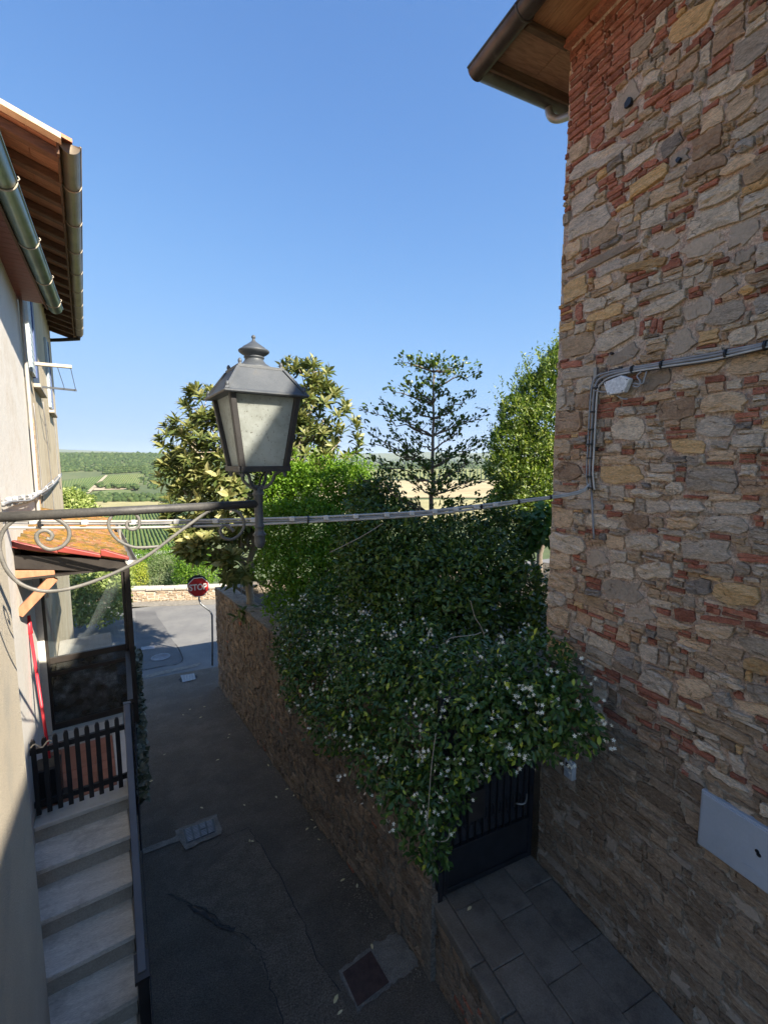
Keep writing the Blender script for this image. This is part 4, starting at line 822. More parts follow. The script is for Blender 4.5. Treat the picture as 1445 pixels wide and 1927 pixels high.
b = MB(); b.wbox(2.035, 2.09, GY - 0.03, GY + 0.03, PLAT - 0.02, gz1 + 0.05); bevel(b.build('gate_stile', M['black'], gate), 0.004)

# ------------------------------------------------------------------ garden wall along the lane
GW0, GW1 = V(2.0, 3.25, 0), V(0.89, 12.85, 0); GD = GW1 - GW0; GLEN = np.linalg.norm(GD); GD = GD / GLEN; GN = V(-GD[1], GD[0], 0)
if GN[0] > 0: GN = -GN
gtop = lambda s: np.interp(s, [0, 2.0, 4.4, 9.7], [-2.45, -2.75, -3.0, -3.42])
gw = thing('garden_wall', 'old rubble retaining wall running down the lane under the hedges', 'wall', GW0 + V(0, 0, zr(3.25)))
fG = lambda a, bb, d: GW0 + GD * a + GN * d + V(0, 0, bb)
vs = []; fs = []; ns, nz_ = 110, 30
for i in range(ns + 1):
    s = GLEN * i / ns; q = GW0 + GD * s; zb_, zt_ = zr(q[1]) - 0.2, float(gtop(s))
    for j in range(nz_ + 1):
        z = zb_ + (zt_ - zb_) * j / nz_; d = 0.025 * mnoise.noise(Vector((s * 3, z * 3, 0))) + 0.02 * mnoise.noise(Vector((s * 9, z * 9, 3))); vs.append(fG(s, z, d - 0.005))
    vs.append(fG(s, zt_ + 0.015 * math.sin(s * 7), -0.2)); vs.append(fG(s, zt_, -0.4)); vs.append(fG(s, zb_, -0.4))
k_ = nz_ + 4
for i in range(ns):
    for j in range(k_ - 1): a = i * k_ + j; fs.append((a, a + k_, a + k_ + 1, a + 1))
fs.append(tuple(range(k_ - 1, -1, -1))); fs.append(tuple(range(ns * k_, ns * k_ + k_)))
link('wall_core', vs, [f[::-1] for f in fs], M['garden_core'], gw)
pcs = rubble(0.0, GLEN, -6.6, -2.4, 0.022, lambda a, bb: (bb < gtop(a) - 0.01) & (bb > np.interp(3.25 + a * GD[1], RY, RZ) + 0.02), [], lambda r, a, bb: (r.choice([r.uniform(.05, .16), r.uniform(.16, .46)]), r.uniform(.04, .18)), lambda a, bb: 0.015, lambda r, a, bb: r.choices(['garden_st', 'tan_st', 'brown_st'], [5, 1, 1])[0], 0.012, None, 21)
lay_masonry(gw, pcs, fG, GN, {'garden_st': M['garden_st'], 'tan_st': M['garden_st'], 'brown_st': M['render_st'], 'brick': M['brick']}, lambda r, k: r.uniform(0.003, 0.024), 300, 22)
# end face of the wall at the corner of the cross road
b = MB(); rg = random.Random(31); z = zr(12.85)
while z < -3.5:
    h = rg.uniform(0.1, 0.2); t0 = 0.0
    while t0 < 0.36:
        wd = rg.uniform(0.12, 0.3); wd = min(wd, 0.4 - t0); P0 = GW1 - GN * (t0 + wd / 2) + V(0, 0, z + h / 2); b.box(P0 + GD * 0.01, GN * (wd / 2 - 0.008), GD * rg.uniform(0.02, 0.04), V(0, 0, h / 2 - 0.008)); t0 += wd
    z += h
b.build('stone', M['garden_st'], gw)
b = MB(); q = GW1 - GN * 0.4; b.box(q + V(4, 0.0, -4.95), V(4, 0, 0), V(0, 0.2, 0), V(0, 0, 1.5)); b.build('return_wall', M['garden_core'], gw)
# garden soil held behind the wall
vs = []; fs = []
for i in range(9):
    s = GLEN * i / 8; q = GW0 + GD * s; z = float(gtop(s)) - 0.25
    for x in (q[0] + 0.3, q[0] + 2, q[0] + 5, q[0] + 12): vs.append((x, q[1] + 0.15, z - 0.02 * (x - q[0])))
for i in range(8):
    for j in range(3): a = i * 4 + j; fs.append((a, a + 1, a + 5, a + 4))
tag(link('garden_ground', vs, fs, M['soil'], smooth=True), kind='structure')

# ------------------------------------------------------------------ parapet across the road
PA, PB = atroad(236, 1134), atroad(450, 1127); PA, PB = PA + (PA - PB) * 1.0, PB + (PB - PA) * 3.0
pd = PB - PA; pl_ = np.linalg.norm(pd[:2]); pd = V(pd[0], pd[1], 0) / pl_; pn = V(pd[1], -pd[0], 0)
par = thing('parapet_wall', 'low sunlit stone parapet along the far side of the cross road', 'wall', PA)
PH = 0.62
b = MB(); b.beam(PA - pn * 0.2 + V(0, 0, PH / 2 - 0.3), PB - pn * 0.2 + V(0, 0, PH / 2 - 0.3), pn * 0.18, V(0, 0, PH / 2 + 0.25)); b.build('wall_core', M['coping'], par)
fP = lambda a, bb, d: PA + pd * a + pn * (d - 0.02) + V(0, 0, bb)
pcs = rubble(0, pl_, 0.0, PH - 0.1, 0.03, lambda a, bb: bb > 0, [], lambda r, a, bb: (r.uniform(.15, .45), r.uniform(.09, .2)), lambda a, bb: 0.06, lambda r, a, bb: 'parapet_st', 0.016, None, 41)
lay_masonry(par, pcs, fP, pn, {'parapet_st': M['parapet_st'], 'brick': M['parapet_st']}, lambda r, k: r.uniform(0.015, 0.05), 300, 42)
s = 0; rg = random.Random(44)
while s < pl_ - 0.3:
    ln = rg.uniform(0.5, 0.95); b = MB(); q = PA + pd * (s + ln / 2) - pn * 0.18; b.box(q + V(0, 0, PH - 0.03 + rg.uniform(-.015, .015)), pd * (ln / 2 - 0.012), pn * (0.23 + rg.uniform(-.02, .02)), V(0, 0, 0.06)); bevel(b.build('coping_stone', M['coping'], par), 0.02, 2); s += ln
p = atroad(262, 1132); b = MB(); e0 = pn * 0.55
bt = thing('stone_buttress', 'grey triangular stone buttress against the parapet', 'buttress', p)
b.prism([p + pd * 0.42, p - pd * 0.42, p - pd * 0.1 - pn * 0.1 + V(0, 0, 0.62), p + pd * 0.12 - pn * 0.1 + V(0, 0, 0.62)], -pn * 0.25); bevel(b.build('block', M['grey_st'], bt), 0.02)
tag(sheet('pavement_edge', [PA + pn * 0.7, PB + pn * 0.7, PB + pn * 0.02, PA + pn * 0.02], M['concrete'], 0.03, None, 0.03), kind='structure')

# ------------------------------------------------------------------ stop sign
sp = ray(374, 1105) * (F * 0.6 / 36.5) / F; back = sp / np.linalg.norm(sp[:2]); back = V(back[0], back[1], 0); sx = V(back[1], -back[0], 0)
st = thing('stop_sign', 'red octagonal STOP sign on a bent grey pole at the wall end', 'road sign', V(sp[0], sp[1], -6.38))
UZ = V(0, 0, 1); oc = lambda R: [sp + sx * R * math.cos(t) + UZ * R * math.sin(t) for t in [math.pi / 8 + k * math.pi / 4 for k in range(8)]]
b = MB(); b.prism(oc(0.325), back * 0.012); b.build('border', M['white_paint'], st)
b = MB(); b.prism([q - back * 0.003 for q in oc(0.305)], back * 0.002); b.build('plate', M['red_paint'], st)
b = MB(); cbk = sp + back * 0.05 + UZ * 0.075 - sx * 0.02; b.prism([cbk + sx * 0.30 * math.cos(t) + UZ * 0.30 * math.sin(t) for t in np.linspace(0, 6.283, 29)[:-1]], back * 0.012); b.build('rear_disc', M['black'], st)
def text_mesh(txt, size, m, parent, loc, xdir, updir, name, bold=0.0):
    cu = bpy.data.curves.new(name, 'FONT'); cu.body = txt; cu.size = size; cu.align_x = 'CENTER'; cu.align_y = 'CENTER'; cu.offset = bold; cu.extrude = 0.0
    o = bpy.data.objects.new(name, cu); COL.objects.link(o); dg = bpy.context.evaluated_depsgraph_get(); me = bpy.data.meshes.new_from_object(o.evaluated_get(dg)); bpy.data.objects.remove(o)
    vs = [V(*loc) + V(*xdir) * v.co.x + V(*updir) * v.co.y for v in me.vertices]; fs = [tuple(p.vertices) for p in me.polygons]; return link(name, vs, fs, m, parent)
text_mesh('STOP', 0.235, M['white_paint'], st, sp - back * 0.006 - UZ * 0.005 - sx * 0.012, sx * 0.9, UZ * 1.15, 'lettering', 0.006)
pole = [sp + back * 0.03 + UZ * 0.2, sp + back * 0.03 - UZ * 0.3] + [atD(x, y, proj(sp)[2] + 0.03) for x, y in [(375, 1128), (378, 1136), (388, 1144), (396, 1150), (399.5, 1158), (400, 1200), (400, 1252)]]
b = MB(); b.tube(pole, 0.03, 10); b.build('pole', M['pole'], st, True)

# ------------------------------------------------------------------ left: near wall with the lamp bracket
NW = thing('plastered_wall', 'rough beige plastered house wall carrying the lamp bracket', 'wall', Lp(-0.34, 2.7, -4.7))
b = MB(); b.lbox(-3.5, -0.34, 0.9, 2.78, -6.0, 0.95); bevel(b.build('wall', M['plaster'], NW), 0.03, 4)  # unseen top and rear end cut short to let more sky light in

lamp = ray(487, 948) * 2.1 / F; LC = float(lamp @ N); LU = float(lamp @ U); LZ = float(lamp[2])
LA = thing('street_lantern', 'dark iron street lantern with frosted panes on a scrolled wall arm', 'street lamp', Lp(-0.34, LU, LZ))
AX = lambda c, z: Lp(c, LU, z)
b = MB(); b.tube([AX(-0.35, LZ), AX(LC, LZ)], 0.018, 14); b.build('arm', M['iron_arm'], LA, True)
b = MB(); c0 = V(lamp[0], lamp[1], 0)
b.lathe([(0.0, -0.408), (0.012, -0.405), (0.022, -0.39), (0.026, -0.37), (0.024, -0.35), (0.03, -0.345), (0.03, -0.338), (0.022, -0.33), (0.019, -0.31), (0.024, -0.305), (0.024, -0.298), (0.0195, -0.29), (0.0195, -0.16), (0.026, -0.155), (0.026, -0.145), (0.021, -0.14), (0.021, -0.118), (0.013, -0.11), (0.0, -0.108)], c0, 16)
b.build('post', M['iron'], LA, True)
zz = lambda y: LZ + (948 - y) / 404.8
ZB, ZE, ZT = zz(882), zz(753), zz(707)          # base frame, eave, top plate
hb, hg, he, ht = 0.099, 0.139, 0.172, 0.090     # half sides
CR = [(1, 1), (-1, 1), (-1, -1), (1, -1)]
def sq(h, z): return [Lp(LC + i * h, LU + j * h, z) for i, j in CR]
b = MB(); S0 = sq(hb + 0.008, ZB - 0.012); S1 = sq(hb + 0.008, ZB + 0.012)
for k in range(4):
    p, q = Lp(LC, LU, ZB), None; i, j = CR[k]; i2, j2 = CR[(k + 1) % 4]
    b.beam((S0[k] + S1[k]) / 2, (S0[(k + 1) % 4] + S1[(k + 1) % 4]) / 2, (N * (i + i2) + U * (j + j2)) / 2 * 0.012, V(0, 0, 0.012))
b.build('base_frame', M['iron_shaded'], LA)
lo, hi2 = sq(hb, ZB + 0.01), sq(hg + 0.004, ZE + 0.0)
for k in range(4):
    b = MB(); d = hi2[k] - lo[k]; i, j = CR[k]; b.beam(lo[k], hi2[k], N * 0.013, U * 0.013); bevel(b.build('corner_bar', M['iron_shaded'], LA), 0.003)
for k in range(4):
    a_, b_ = CR[k], CR[(k + 1) % 4]; mid = (N * (a_[0] + b_[0]) + U * (a_[1] + b_[1])) / 2
    q = [lo[k] * 1, lo[(k + 1) % 4], hi2[(k + 1) % 4], hi2[k]]; b = MB(); b.prism([x - mid * 0.006 for x in q], -mid * 0.004); b.build('pane', M['lamp_pane'], LA)
# inner reflector seen dimly through the panes
b = MB(); b.lathe([(0.0, ZE - 0.03), (0.10, ZE - 0.05), (0.11, ZE - 0.06), (0.05, ZE - 0.03), (0.04, ZE - 0.08), (0.03, ZE - 0.16), (0.0, ZE - 0.17)], c0, 16); b.build('reflector', M['grey_plastic'], LA, True)
b = MB(); e0, e1, e2, e3 = sq(he + 0.012, ZE - 0.006), sq(he + 0.012, ZE + 0.006), sq(he, ZE + 0.007), sq(ht + 0.01, ZT)
vs = e0 + e1 + e2 + e3; fs = [(3, 2, 1, 0)]
for lv in range(3):
    for k in range(4): fs.append((lv * 4 + k, lv * 4 + (k + 1) % 4, lv * 4 + 4 + (k + 1) % 4, lv * 4 + 4 + k))
fs.append((12, 13, 14, 15)); b.add(vs, fs); bevel(b.build('roof', M['iron'], LA), 0.004)
for k in range(4):
    b = MB(); b.beam(e2[k] + V(0, 0, .001), e3[k] + V(0, 0, .001), N * 0.007, U * 0.007); b.build('roof_rib', M['iron'], LA)
b = MB(); b.box(Lp(LC, LU, ZT + 0.004), N * (ht + 0.012), U * (ht + 0.012), V(0, 0, 0.006)); b.build('top_plate', M['iron'], LA)
h0 = ZT + 0.01
b = MB(); b.lathe([(0.0823, h0), (0.0798, h0 + 0.0069), (0.0689, h0 + 0.0155), (0.0521, h0 + 0.0258), (0.0420, h0 + 0.0387), (0.0395, h0 + 0.0482), (0.0445, h0 + 0.0499), (0.0445, h0 + 0.0550), (0.0403, h0 + 0.0568), (0.0420, h0 + 0.0602), (0.0554, h0 + 0.0671), (0.0664, h0 + 0.0757), (0.0680, h0 + 0.0808), (0.0655, h0 + 0.0843), (0.0504, h0 + 0.0929), (0.0487, h0 + 0.0963), (0.0302, h0 + 0.1084), (0.0134, h0 + 0.1204), (0.0101, h0 + 0.1230), (0.0067, h0 + 0.1290), (0.0059, h0 + 0.1342), (0.0092, h0 + 0.1385), (0.0092, h0 + 0.1445), (0.0050, h0 + 0.1496), (0.0000, h0 + 0.1505)], c0, 28)
b.build('vent_cap', M['iron'], LA, True)
def acorn(p, s=0.85):
    b = MB(); b.lathe([(0.011 * s, 0), (0.012 * s, 0.004 * s), (0.007 * s, 0.007 * s), (0.010 * s, 0.013 * s), (0.010 * s, 0.022 * s), (0.005 * s, 0.031 * s), (0, 0.034 * s)], p, 10); b.build('acorn_finial', M['iron'], LA, True)
for k in range(4): acorn(sq(he - 0.006, ZE + 0.01)[k]); acorn(sq(ht, ZT + 0.008)[k])
pt = zz(918)
for k in range(4):
    i, j = CR[k]; d = N * i + U * j
    b = MB(); b.tube(crom([Lp(LC, LU, pt - 0.005) + d * 0.01, Lp(LC, LU, pt + 0.004) + d * 0.028, Lp(LC, LU, pt + 0.03) + d * 0.05, Lp(LC, LU, pt + 0.058) + d * 0.058, Lp(LC, LU, ZB - 0.018) + d * 0.07, Lp(LC, LU, ZB - 0.01) + d * 0.084, Lp(LC, LU, ZB - 0.02) + d * 0.094, Lp(LC, LU, ZB - 0.035) + d * 0.094], 4), 0.0075, 8); b.build('cradle_arm', M['iron'], LA, True)
b = MB(); b.tube(crom([Lp(LC, LU, pt - 0.01), Lp(LC + 0.01, LU - 0.01, pt + 0.04), Lp(LC + 0.03, LU, ZB - 0.02), Lp(LC + 0.05, LU, ZB)], 5), 0.005, 6); b.build('wire', M['black'], LA, True)
SU = LU
def scroll(pts, r=(0.007), fl=0.7):
    P = crom([atu(x, y, SU) for x, y in pts], 5); b = MB(); b.tube(P, r, 8, fl); return b.build('scroll', M['iron_scroll'], LA, True)
scroll([(440, 1000), (433, 993), (422, 988), (415, 998), (420, 1011), (436, 1015), (453, 1004), (460, 985), (452, 967), (435, 958), (412, 956), (390, 964), (335, 1003), (282, 1043), (240, 1067), (180, 1093), (125, 1109), (80, 1112), (40, 1099), (14, 1073), (1, 1040), (1, 1015), (12, 992), (35, 975), (68, 967), (100, 973), (126, 990), (131, 1010), (118, 1028), (95, 1034), (76, 1025), (69, 1010), (76, 1000), (90, 999), (99, 1007), (95, 1015), (88, 1013)])
scroll([(300, 1028), (275, 1030), (250, 1029), (222, 1016), (206, 993), (208, 975), (225, 962), (246, 962), (261, 974), (262, 990), (250, 997), (240, 992), (240, 983), (248, 981)], 0.006)
for (x, y) in [(66, 966), (232, 960), (412, 954)]:
    p = atu(x, y, SU); b = MB(); b.box(p, N * 0.012, U * 0.009, V(0, 0, 0.008)); bevel(b.build('collar', M['iron_scroll'], LA), 0.002)
b = MB(); b.lbox(-0.352, -0.325, LU - 0.02, LU + 0.02, LZ - 0.50, LZ + 0.05); bevel(b.build('wall_plate', M['iron_scroll'], LA), 0.004)
for dz in (-0.44, -0.2, 0.02):
    b = MB(); p = Lp(-0.325, LU, LZ + dz); b.tube([p, p + N * 0.02], 0.012, 6); b.build('bolt', M['iron_scroll'], LA)

# ------------------------------------------------------------------ left: house with the dark red eaves
ha = thing('white_house', 'white plastered house with dark red boarded eaves and green gutter', 'house', Lp(-0.5, 4.4, -4.9))
b = MB(); b.lbox(-5.5, -0.47, 2.79, 6.05, -7.5, 1.66); b.build('wall', M['white_pl'], ha)
ga, gb = atZ(0, 320, 1.634), atZ(105, 580, 1.634); gt = (gb - ga) / np.linalg.norm(gb - ga); gs = V(gt[1], -gt[0], 0); g0_ = gb - gt * 4.6
g_end = gb
gutter(g0_, g_end, 0.062, 'gutter', M['gutter_green'], ha); bead(g0_ + gs * 0.062, g_end + gs * 0.062, 0.008, M['gutter_green'], ha, 1)
for s in (0.25, 0.95, 1.75, 2.6):
    p = g_end - gt * s; b = MB(); b.tube([p + gs * 0.066 * math.cos(t) - V(0, 0, 0.066 * math.sin(t)) for t in np.linspace(-0.15, math.pi, 12)], 0.005, 6); b.tube([p + gs * 0.066, p + gs * 0.078 + V(0, 0, 0.018), p + gs * 0.07 + V(0, 0, 0.03)], 0.0035, 5); b.build('gutter_hook', M['grey_wood'], ha, True)
k = 0; s = 0.10
while s < 3.5:
    p = g_end - gt * (s + 0.05) - gs * 0.065 + V(0, 0, 0.005); q = p - N * 0.5; b = MB(); b.beam(p, q + V(0, 0, 0.02), gt * 0.048, V(0, 0, 0.009)); b.build('soffit_board', M['red_soffit'], ha); s += 0.1
b = MB(); b.beam(g_end - gt * 0.06 - gs * 0.066, g0_ - gs * 0.066, gs * 0.008, V(0, 0, 0.045)); b.build('fascia_board', M['wood_dark'], ha)
b = MB(); p, q = g_end - gt * 0.05 - gs * 0.05 + V(0, 0, 0.05), g0_ - gs * 0.05 + V(0, 0, 0.05); b.add([p, q, q - N * 3 + V(0, 0, 0.9), p - N * 3 + V(0, 0, 0.9)] + [x + V(0, 0, 0.07) for x in (p, q, q - N * 3 + V(0, 0, 0.9), p - N * 3 + V(0, 0, 0.9))], [(0, 1, 2, 3), (7, 6, 5, 4), (0, 4, 5, 1), (1, 5, 6, 2), (2, 6, 7, 3), (3, 7, 4, 0)]); b.build('roof', M['tile'], ha)
# pipes and cables at the joint between the two houses
for (c_, u_, r, m, z0, z1, nm) in [(-0.44, 5.98, 0.016, 'cable_pale', -1.2, 1.62, 'cable'), (-0.445, 6.12, 0.02, 'brown_st', -1.5, 0.45, 'conduit'), (-0.447, 6.06, 0.010, 'cable_grey', -1.5, 1.7, 'cable'), (-0.45, 6.22, 0.012, 'cable_pale', -1.3, 1.9, 'cable')]:
    b = MB(); b.tube([Lp(c_, u_ + 0.015 * math.sin(z * 3), z) for z in np.linspace(z0, z1, 12)], r, 8); b.build(nm, M[m], ha, True)

# ------------------------------------------------------------------ left: farther house with rafters
hb_ = thing('cream_house', 'tall cream plastered house with brown rafters under clay tile eaves', 'house', Lp(-0.5, 8, -5.4))
BU0, BU1 = 5.35, 13.05
b = MB(); b.lbox(-5.5, -0.482, BU0, BU1, -8.0, 3.05); b.build('wall', M['cream_pl'], hb_)
GBc = 0.062; GZ = 2.87
gu0, gu1 = 5.30, 12.68
gutter(Lp(GBc, gu1, GZ), Lp(GBc, gu0, GZ), 0.082, 'gutter', M['gutter_bronze'], hb_); bead(Lp(GBc + 0.082, gu1, GZ), Lp(GBc + 0.082, gu0, GZ), 0.010, M['gutter_bronze'], hb_, 1)
for u_ in np.arange(6.0, 12.6, 0.85):
    b = MB(); b.tube([Lp(GBc, u_, GZ) + N * 0.087 * math.cos(t) - V(0, 0, 0.087 * math.sin(t)) for t in np.linspace(-0.2, math.pi, 12)], 0.006, 6); b.build('gutter_hook', M['grey_wood'], hb_, True)
b = MB(); b.tube([Lp(GBc, gu1 - 0.1, GZ - 0.06), Lp(GBc, gu1 - 0.05, GZ - 0.12), Lp(-0.3, gu1 + 0.2, GZ - 0.14), Lp(-0.8, gu1 + 0.5, GZ - 0.16)], 0.04, 8); b.build('downpipe', M['frame'], hb_, True)
SL = 0.30                                       # roof fall
rz = lambda c: GZ - 0.06 + (GBc - c) * SL
u_ = BU0 + 0.05
while u_ < BU1:
    b = MB(); b.beam(Lp(-0.02, u_, rz(-0.02) - 0.045), Lp(-0.6, u_, rz(-0.6) - 0.045), U * 0.045, V(0, 0, 0.045)); bevel(b.build('rafter', M['wood_dark'], hb_), 0.008); u_ += 0.46
u_ = BU0 - 0.05
while u_ < BU1:
    for (c0_, c1_) in [(0.03, -0.25), (-0.255, -0.55)]:
        b = MB(); b.beam(Lp(c0_, u_ + 0.115, rz(c0_) + 0.012), Lp(c1_, u_ + 0.115, rz(c1_) + 0.012), U * 0.112, V(0, 0, 0.010)); b.build('eaves_board', M['pianelle'], hb_)
    u_ += 0.23
b = MB(); b.beam(Lp(-0.03, BU0 - 0.05, rz(-0.03) - 0.03), Lp(-0.03, gu1, rz(-0.03) - 0.03), N * 0.01, V(0, 0, 0.05)); b.build('fascia_board', M['wood_dark'], hb_)
b = MB(); b.beam(Lp(0.0, BU0 - 0.08, rz(0) + 0.035), Lp(-3.5, BU0 - 0.08, rz(-3.5) + 0.035), U * 0.07, V(0, 0, 0.022)); b.build('verge_mortar', M['cream_pl'], hb_)
b = MB(); b.add([Lp(c_, u2, rz(c_) + dz) for dz in (0.03, 0.07) for (c_, u2) in ((0.05, BU0), (0.05, gu1), (-4.0, gu1), (-4.0, BU0))], [(0, 1, 2, 3), (7, 6, 5, 4), (0, 4, 5, 1), (1, 5, 6, 2), (2, 6, 7, 3), (3, 7, 4, 0)]); b.build('roof', M['tile'], hb_)
def coppo(c_, u_, ln, r0, r1, z_, up=True):
    """one half-round clay tile laid down the slope"""
    vs = []; fs = []; n = 6
    for (cc, r) in ((c_, r0), (c_ - ln, r1)):
        for th in (0.0, 0.012):
            for k in range(n + 1):
                a = math.pi * k / n; vs.append(Lp(cc, u_ + (r - th) * math.cos(a), rz(cc) + z_ + (r - th) * math.sin(a) * (0.8 if up else -0.8)))
    L_ = n + 1
    for k in range(n): fs += [(k, k + 1, 2 * L_ + k + 1, 2 * L_ + k), (L_ + k + 1, L_ + k, 3 * L_ + k, 3 * L_ + k + 1), (k + 1, k, L_ + k, L_ + k + 1)]
    return link('roof_tile', vs, fs, M['tile'], hb_, True)
for row in range(8):
    for (uo, upz) in ((BU0 - 0.06, 0.035), (BU0 + 0.18, 0.03), (BU0 + 0.42, 0.03)):
        coppo(0.09 - row * 0.36 + random.uniform(-.012, .012), uo + random.uniform(-.008, .008), 0.42, 0.075, 0.06, upz + random.uniform(0, .008))
for k in range(26): coppo(0.09, BU0 + 0.66 + k * 0.24, 0.42, 0.075, 0.06, 0.03)
# openings and sills on the grazing facade
def sill(u0_, u1_, z_, dep, parent, m='coping'):
    b = MB(); b.lbox(-0.485, -0.482 + dep, u0_, u1_, z_ - 0.05, z_); bevel(b.build('window_sill', M[m], parent), 0.006)
sill(7.3, 8.5, 0.98, 0.075, hb_); sill(10.2, 11.4, 0.92, 0.08, hb_)
def shut(u0_, u1_, z0, z1, parent):
    b = MB(); b.lbox(-0.48, -0.445, u0_, u1_, z0, z1); fr = b.build('shutter', M['shutter'], parent)
    for z in np.arange(z0 + 0.05, z1 - 0.05, 0.07):
        b = MB(); b.lbox(-0.446, -0.4425, u0_ + 0.05, u1_ - 0.05, z, z + 0.045); b.build('slat', M['shutter'], fr)
    b = MB(); b.lbox(-0.48, -0.43, u1_ - 0.03, u1_ + 0.005, z0 - 0.01, z1 + 0.01); b.build('edge_strip', M['shutter_dark'], fr)
shut(6.85, 7.3, 1.05, 2.35, hb_); shut(10.3, 10.75, 0.98, 2.2, hb_)
for (u0_, u1_, z0, z1) in [(7.32, 8.4, 1.0, 2.3), (10.8, 11.4, 0.95, 2.2)]:
    b = MB(); b.lbox(-0.483, -0.478, u0_, u1_, z0, z1); b.build('window', M['frame'], hb_)
for (u0_, z0, z1) in [(6.9, -1.2, 0.7), (8.8, -0.9, 0.9), (11.5, -0.6, 1.5)]:
    b = MB(); b.tube([Lp(-0.474, u0_ + 0.10 * math.sin(z * 2.2 + u0_) + (z1 - z) * 0.25, z) for z in np.linspace(z0, z1, 12)], 0.006, 6); b.build('cable', M['cable_grey'], hb_, True)
# bundle of pale cables slung along the facade
cb_ = thing('facade_cable_bundle', 'sagging bundle of pale cables fixed along the cream house front', 'cable', atc(60, 938, -0.43))
for k in range(4):
    pts = [atc(x, y + 3.2 * k - 4 + 2 * math.sin(i * 2.1 + k), -0.43 + 0.012 * (k % 3)) for i, (x, y) in enumerate([(6, 946), (20, 944), (38, 941), (58, 937), (72, 931), (88, 920), (103, 906), (116, 893)])]
    b = MB(); b.tube(crom(pts, 5), 0.009, 7); b.build('cable', M['cable_pale'] if k % 2 else M['cable_grey'], cb_, True)
for (x, y) in [(18, 944), (30, 942), (44, 939), (57, 937), (66, 933), (76, 928), (88, 919), (100, 908), (112, 896)]:
    p = atc(x, y, -0.42); b = MB(); b.box(p, N * 0.016, U * 0.03, V(0, 0, 0.03)); bevel(b.build('clip', M['clip'], cb_), 0.008)
# clothes-drying arms
dr = thing('drying_rack', 'weathered wooden arm and thin metal bar of a clothes rack on the cream house', 'drying rack', Lp(-0.48, 7.3, 1.2))
b = MB(); b.beam(Lp(-0.49, 7.28, 1.215), Lp(-0.065, 7.34, 1.228), U * 0.03, V(0, 0, 0.02)); bevel(b.build('arm', M['grey_wood'], dr), 0.003)
b = MB(); b.beam(Lp(-0.47, 8.55, 1.10), Lp(-0.036, 8.55, 1.085), U * 0.02, V(0, 0, 0.014)); b.build('bar', M['rail'], dr)
for (c0_, c1_) in [(-0.22, -0.19), (-0.08, -0.05)]:
    b = MB(); b.tube([Lp(c0_, 7.32, 1.21), Lp(c1_, 8.55, 1.10)], 0.004, 5); b.build('line', M['frame'], dr)

# ------------------------------------------------------------------ stairs, porch
H_, T_d = 0.142, 0.271; SU0, SZ0 = 3.875, -2.62
stair = thing('stone_staircase', 'steep pale travertine stairs climbing beside the plastered wall', 'stairs', Lp(-0.1, 3, -4.6))
for i in range(13):
    uN, zN = SU0 - T_d * i, SZ0 - H_ * i
    cR = 0.128 - 0.053 * (SU0 - uN)
    if i > 0:
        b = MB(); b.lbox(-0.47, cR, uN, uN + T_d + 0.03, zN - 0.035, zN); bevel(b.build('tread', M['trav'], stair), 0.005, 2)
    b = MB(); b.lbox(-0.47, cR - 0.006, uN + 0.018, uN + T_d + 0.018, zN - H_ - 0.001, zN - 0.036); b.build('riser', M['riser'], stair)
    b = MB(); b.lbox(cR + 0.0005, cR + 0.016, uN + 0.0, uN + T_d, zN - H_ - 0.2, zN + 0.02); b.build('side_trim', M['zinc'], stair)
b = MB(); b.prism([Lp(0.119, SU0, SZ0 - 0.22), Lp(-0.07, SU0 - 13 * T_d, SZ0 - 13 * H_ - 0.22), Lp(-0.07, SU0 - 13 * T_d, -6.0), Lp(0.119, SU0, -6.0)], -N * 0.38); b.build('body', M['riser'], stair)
# hand rail
rl = thing('stair_railing', 'slate blue flat handrail with dark screen running down beside the stairs', 'railing', Lp(0.16, 3.3, -2.6))
ra, rb2 = Lp(0.160, 3.97, -1.93), Lp(0.088, 2.48, -2.71)
dirv = (rb2 - ra) / np.linalg.norm(rb2 - ra); upv = np.cross(N, dirv); upv = upv if upv[2] > 0 else -upv
b = MB(); b.beam(ra, rb2, N * 0.021, upv * 0.012); bevel(b.build('handrail', M['rail'], rl), 0.003)
b = MB(); b.beam(Lp(0.163, 3.99, -1.92), Lp(0.163, 3.99, -2.9), N * 0.026, U * 0.02); b.build('post', M['rail'], rl)
b = MB(); b.beam(Lp(0.092, 2.50, -2.74), Lp(0.092, 2.50, -3.9), N * 0.026, U * 0.02); b.build('post', M['black'], rl)
b = MB(); b.beam(rb2 + dirv * 0.03 - upv * 0.03, rb2 - dirv * 0.09 - upv * 0.03, N * 0.035, upv * 0.03); b.build('bracket', M['black'], rl)
b = MB(); b.prism([Lp(0.198, 3.98, -1.98), Lp(0.078, 1.6, -3.23), Lp(0.078, 1.6, -4.2), Lp(0.198, 3.98, -3.4)], N * 0.004); b.build('screen', M['net'], rl)
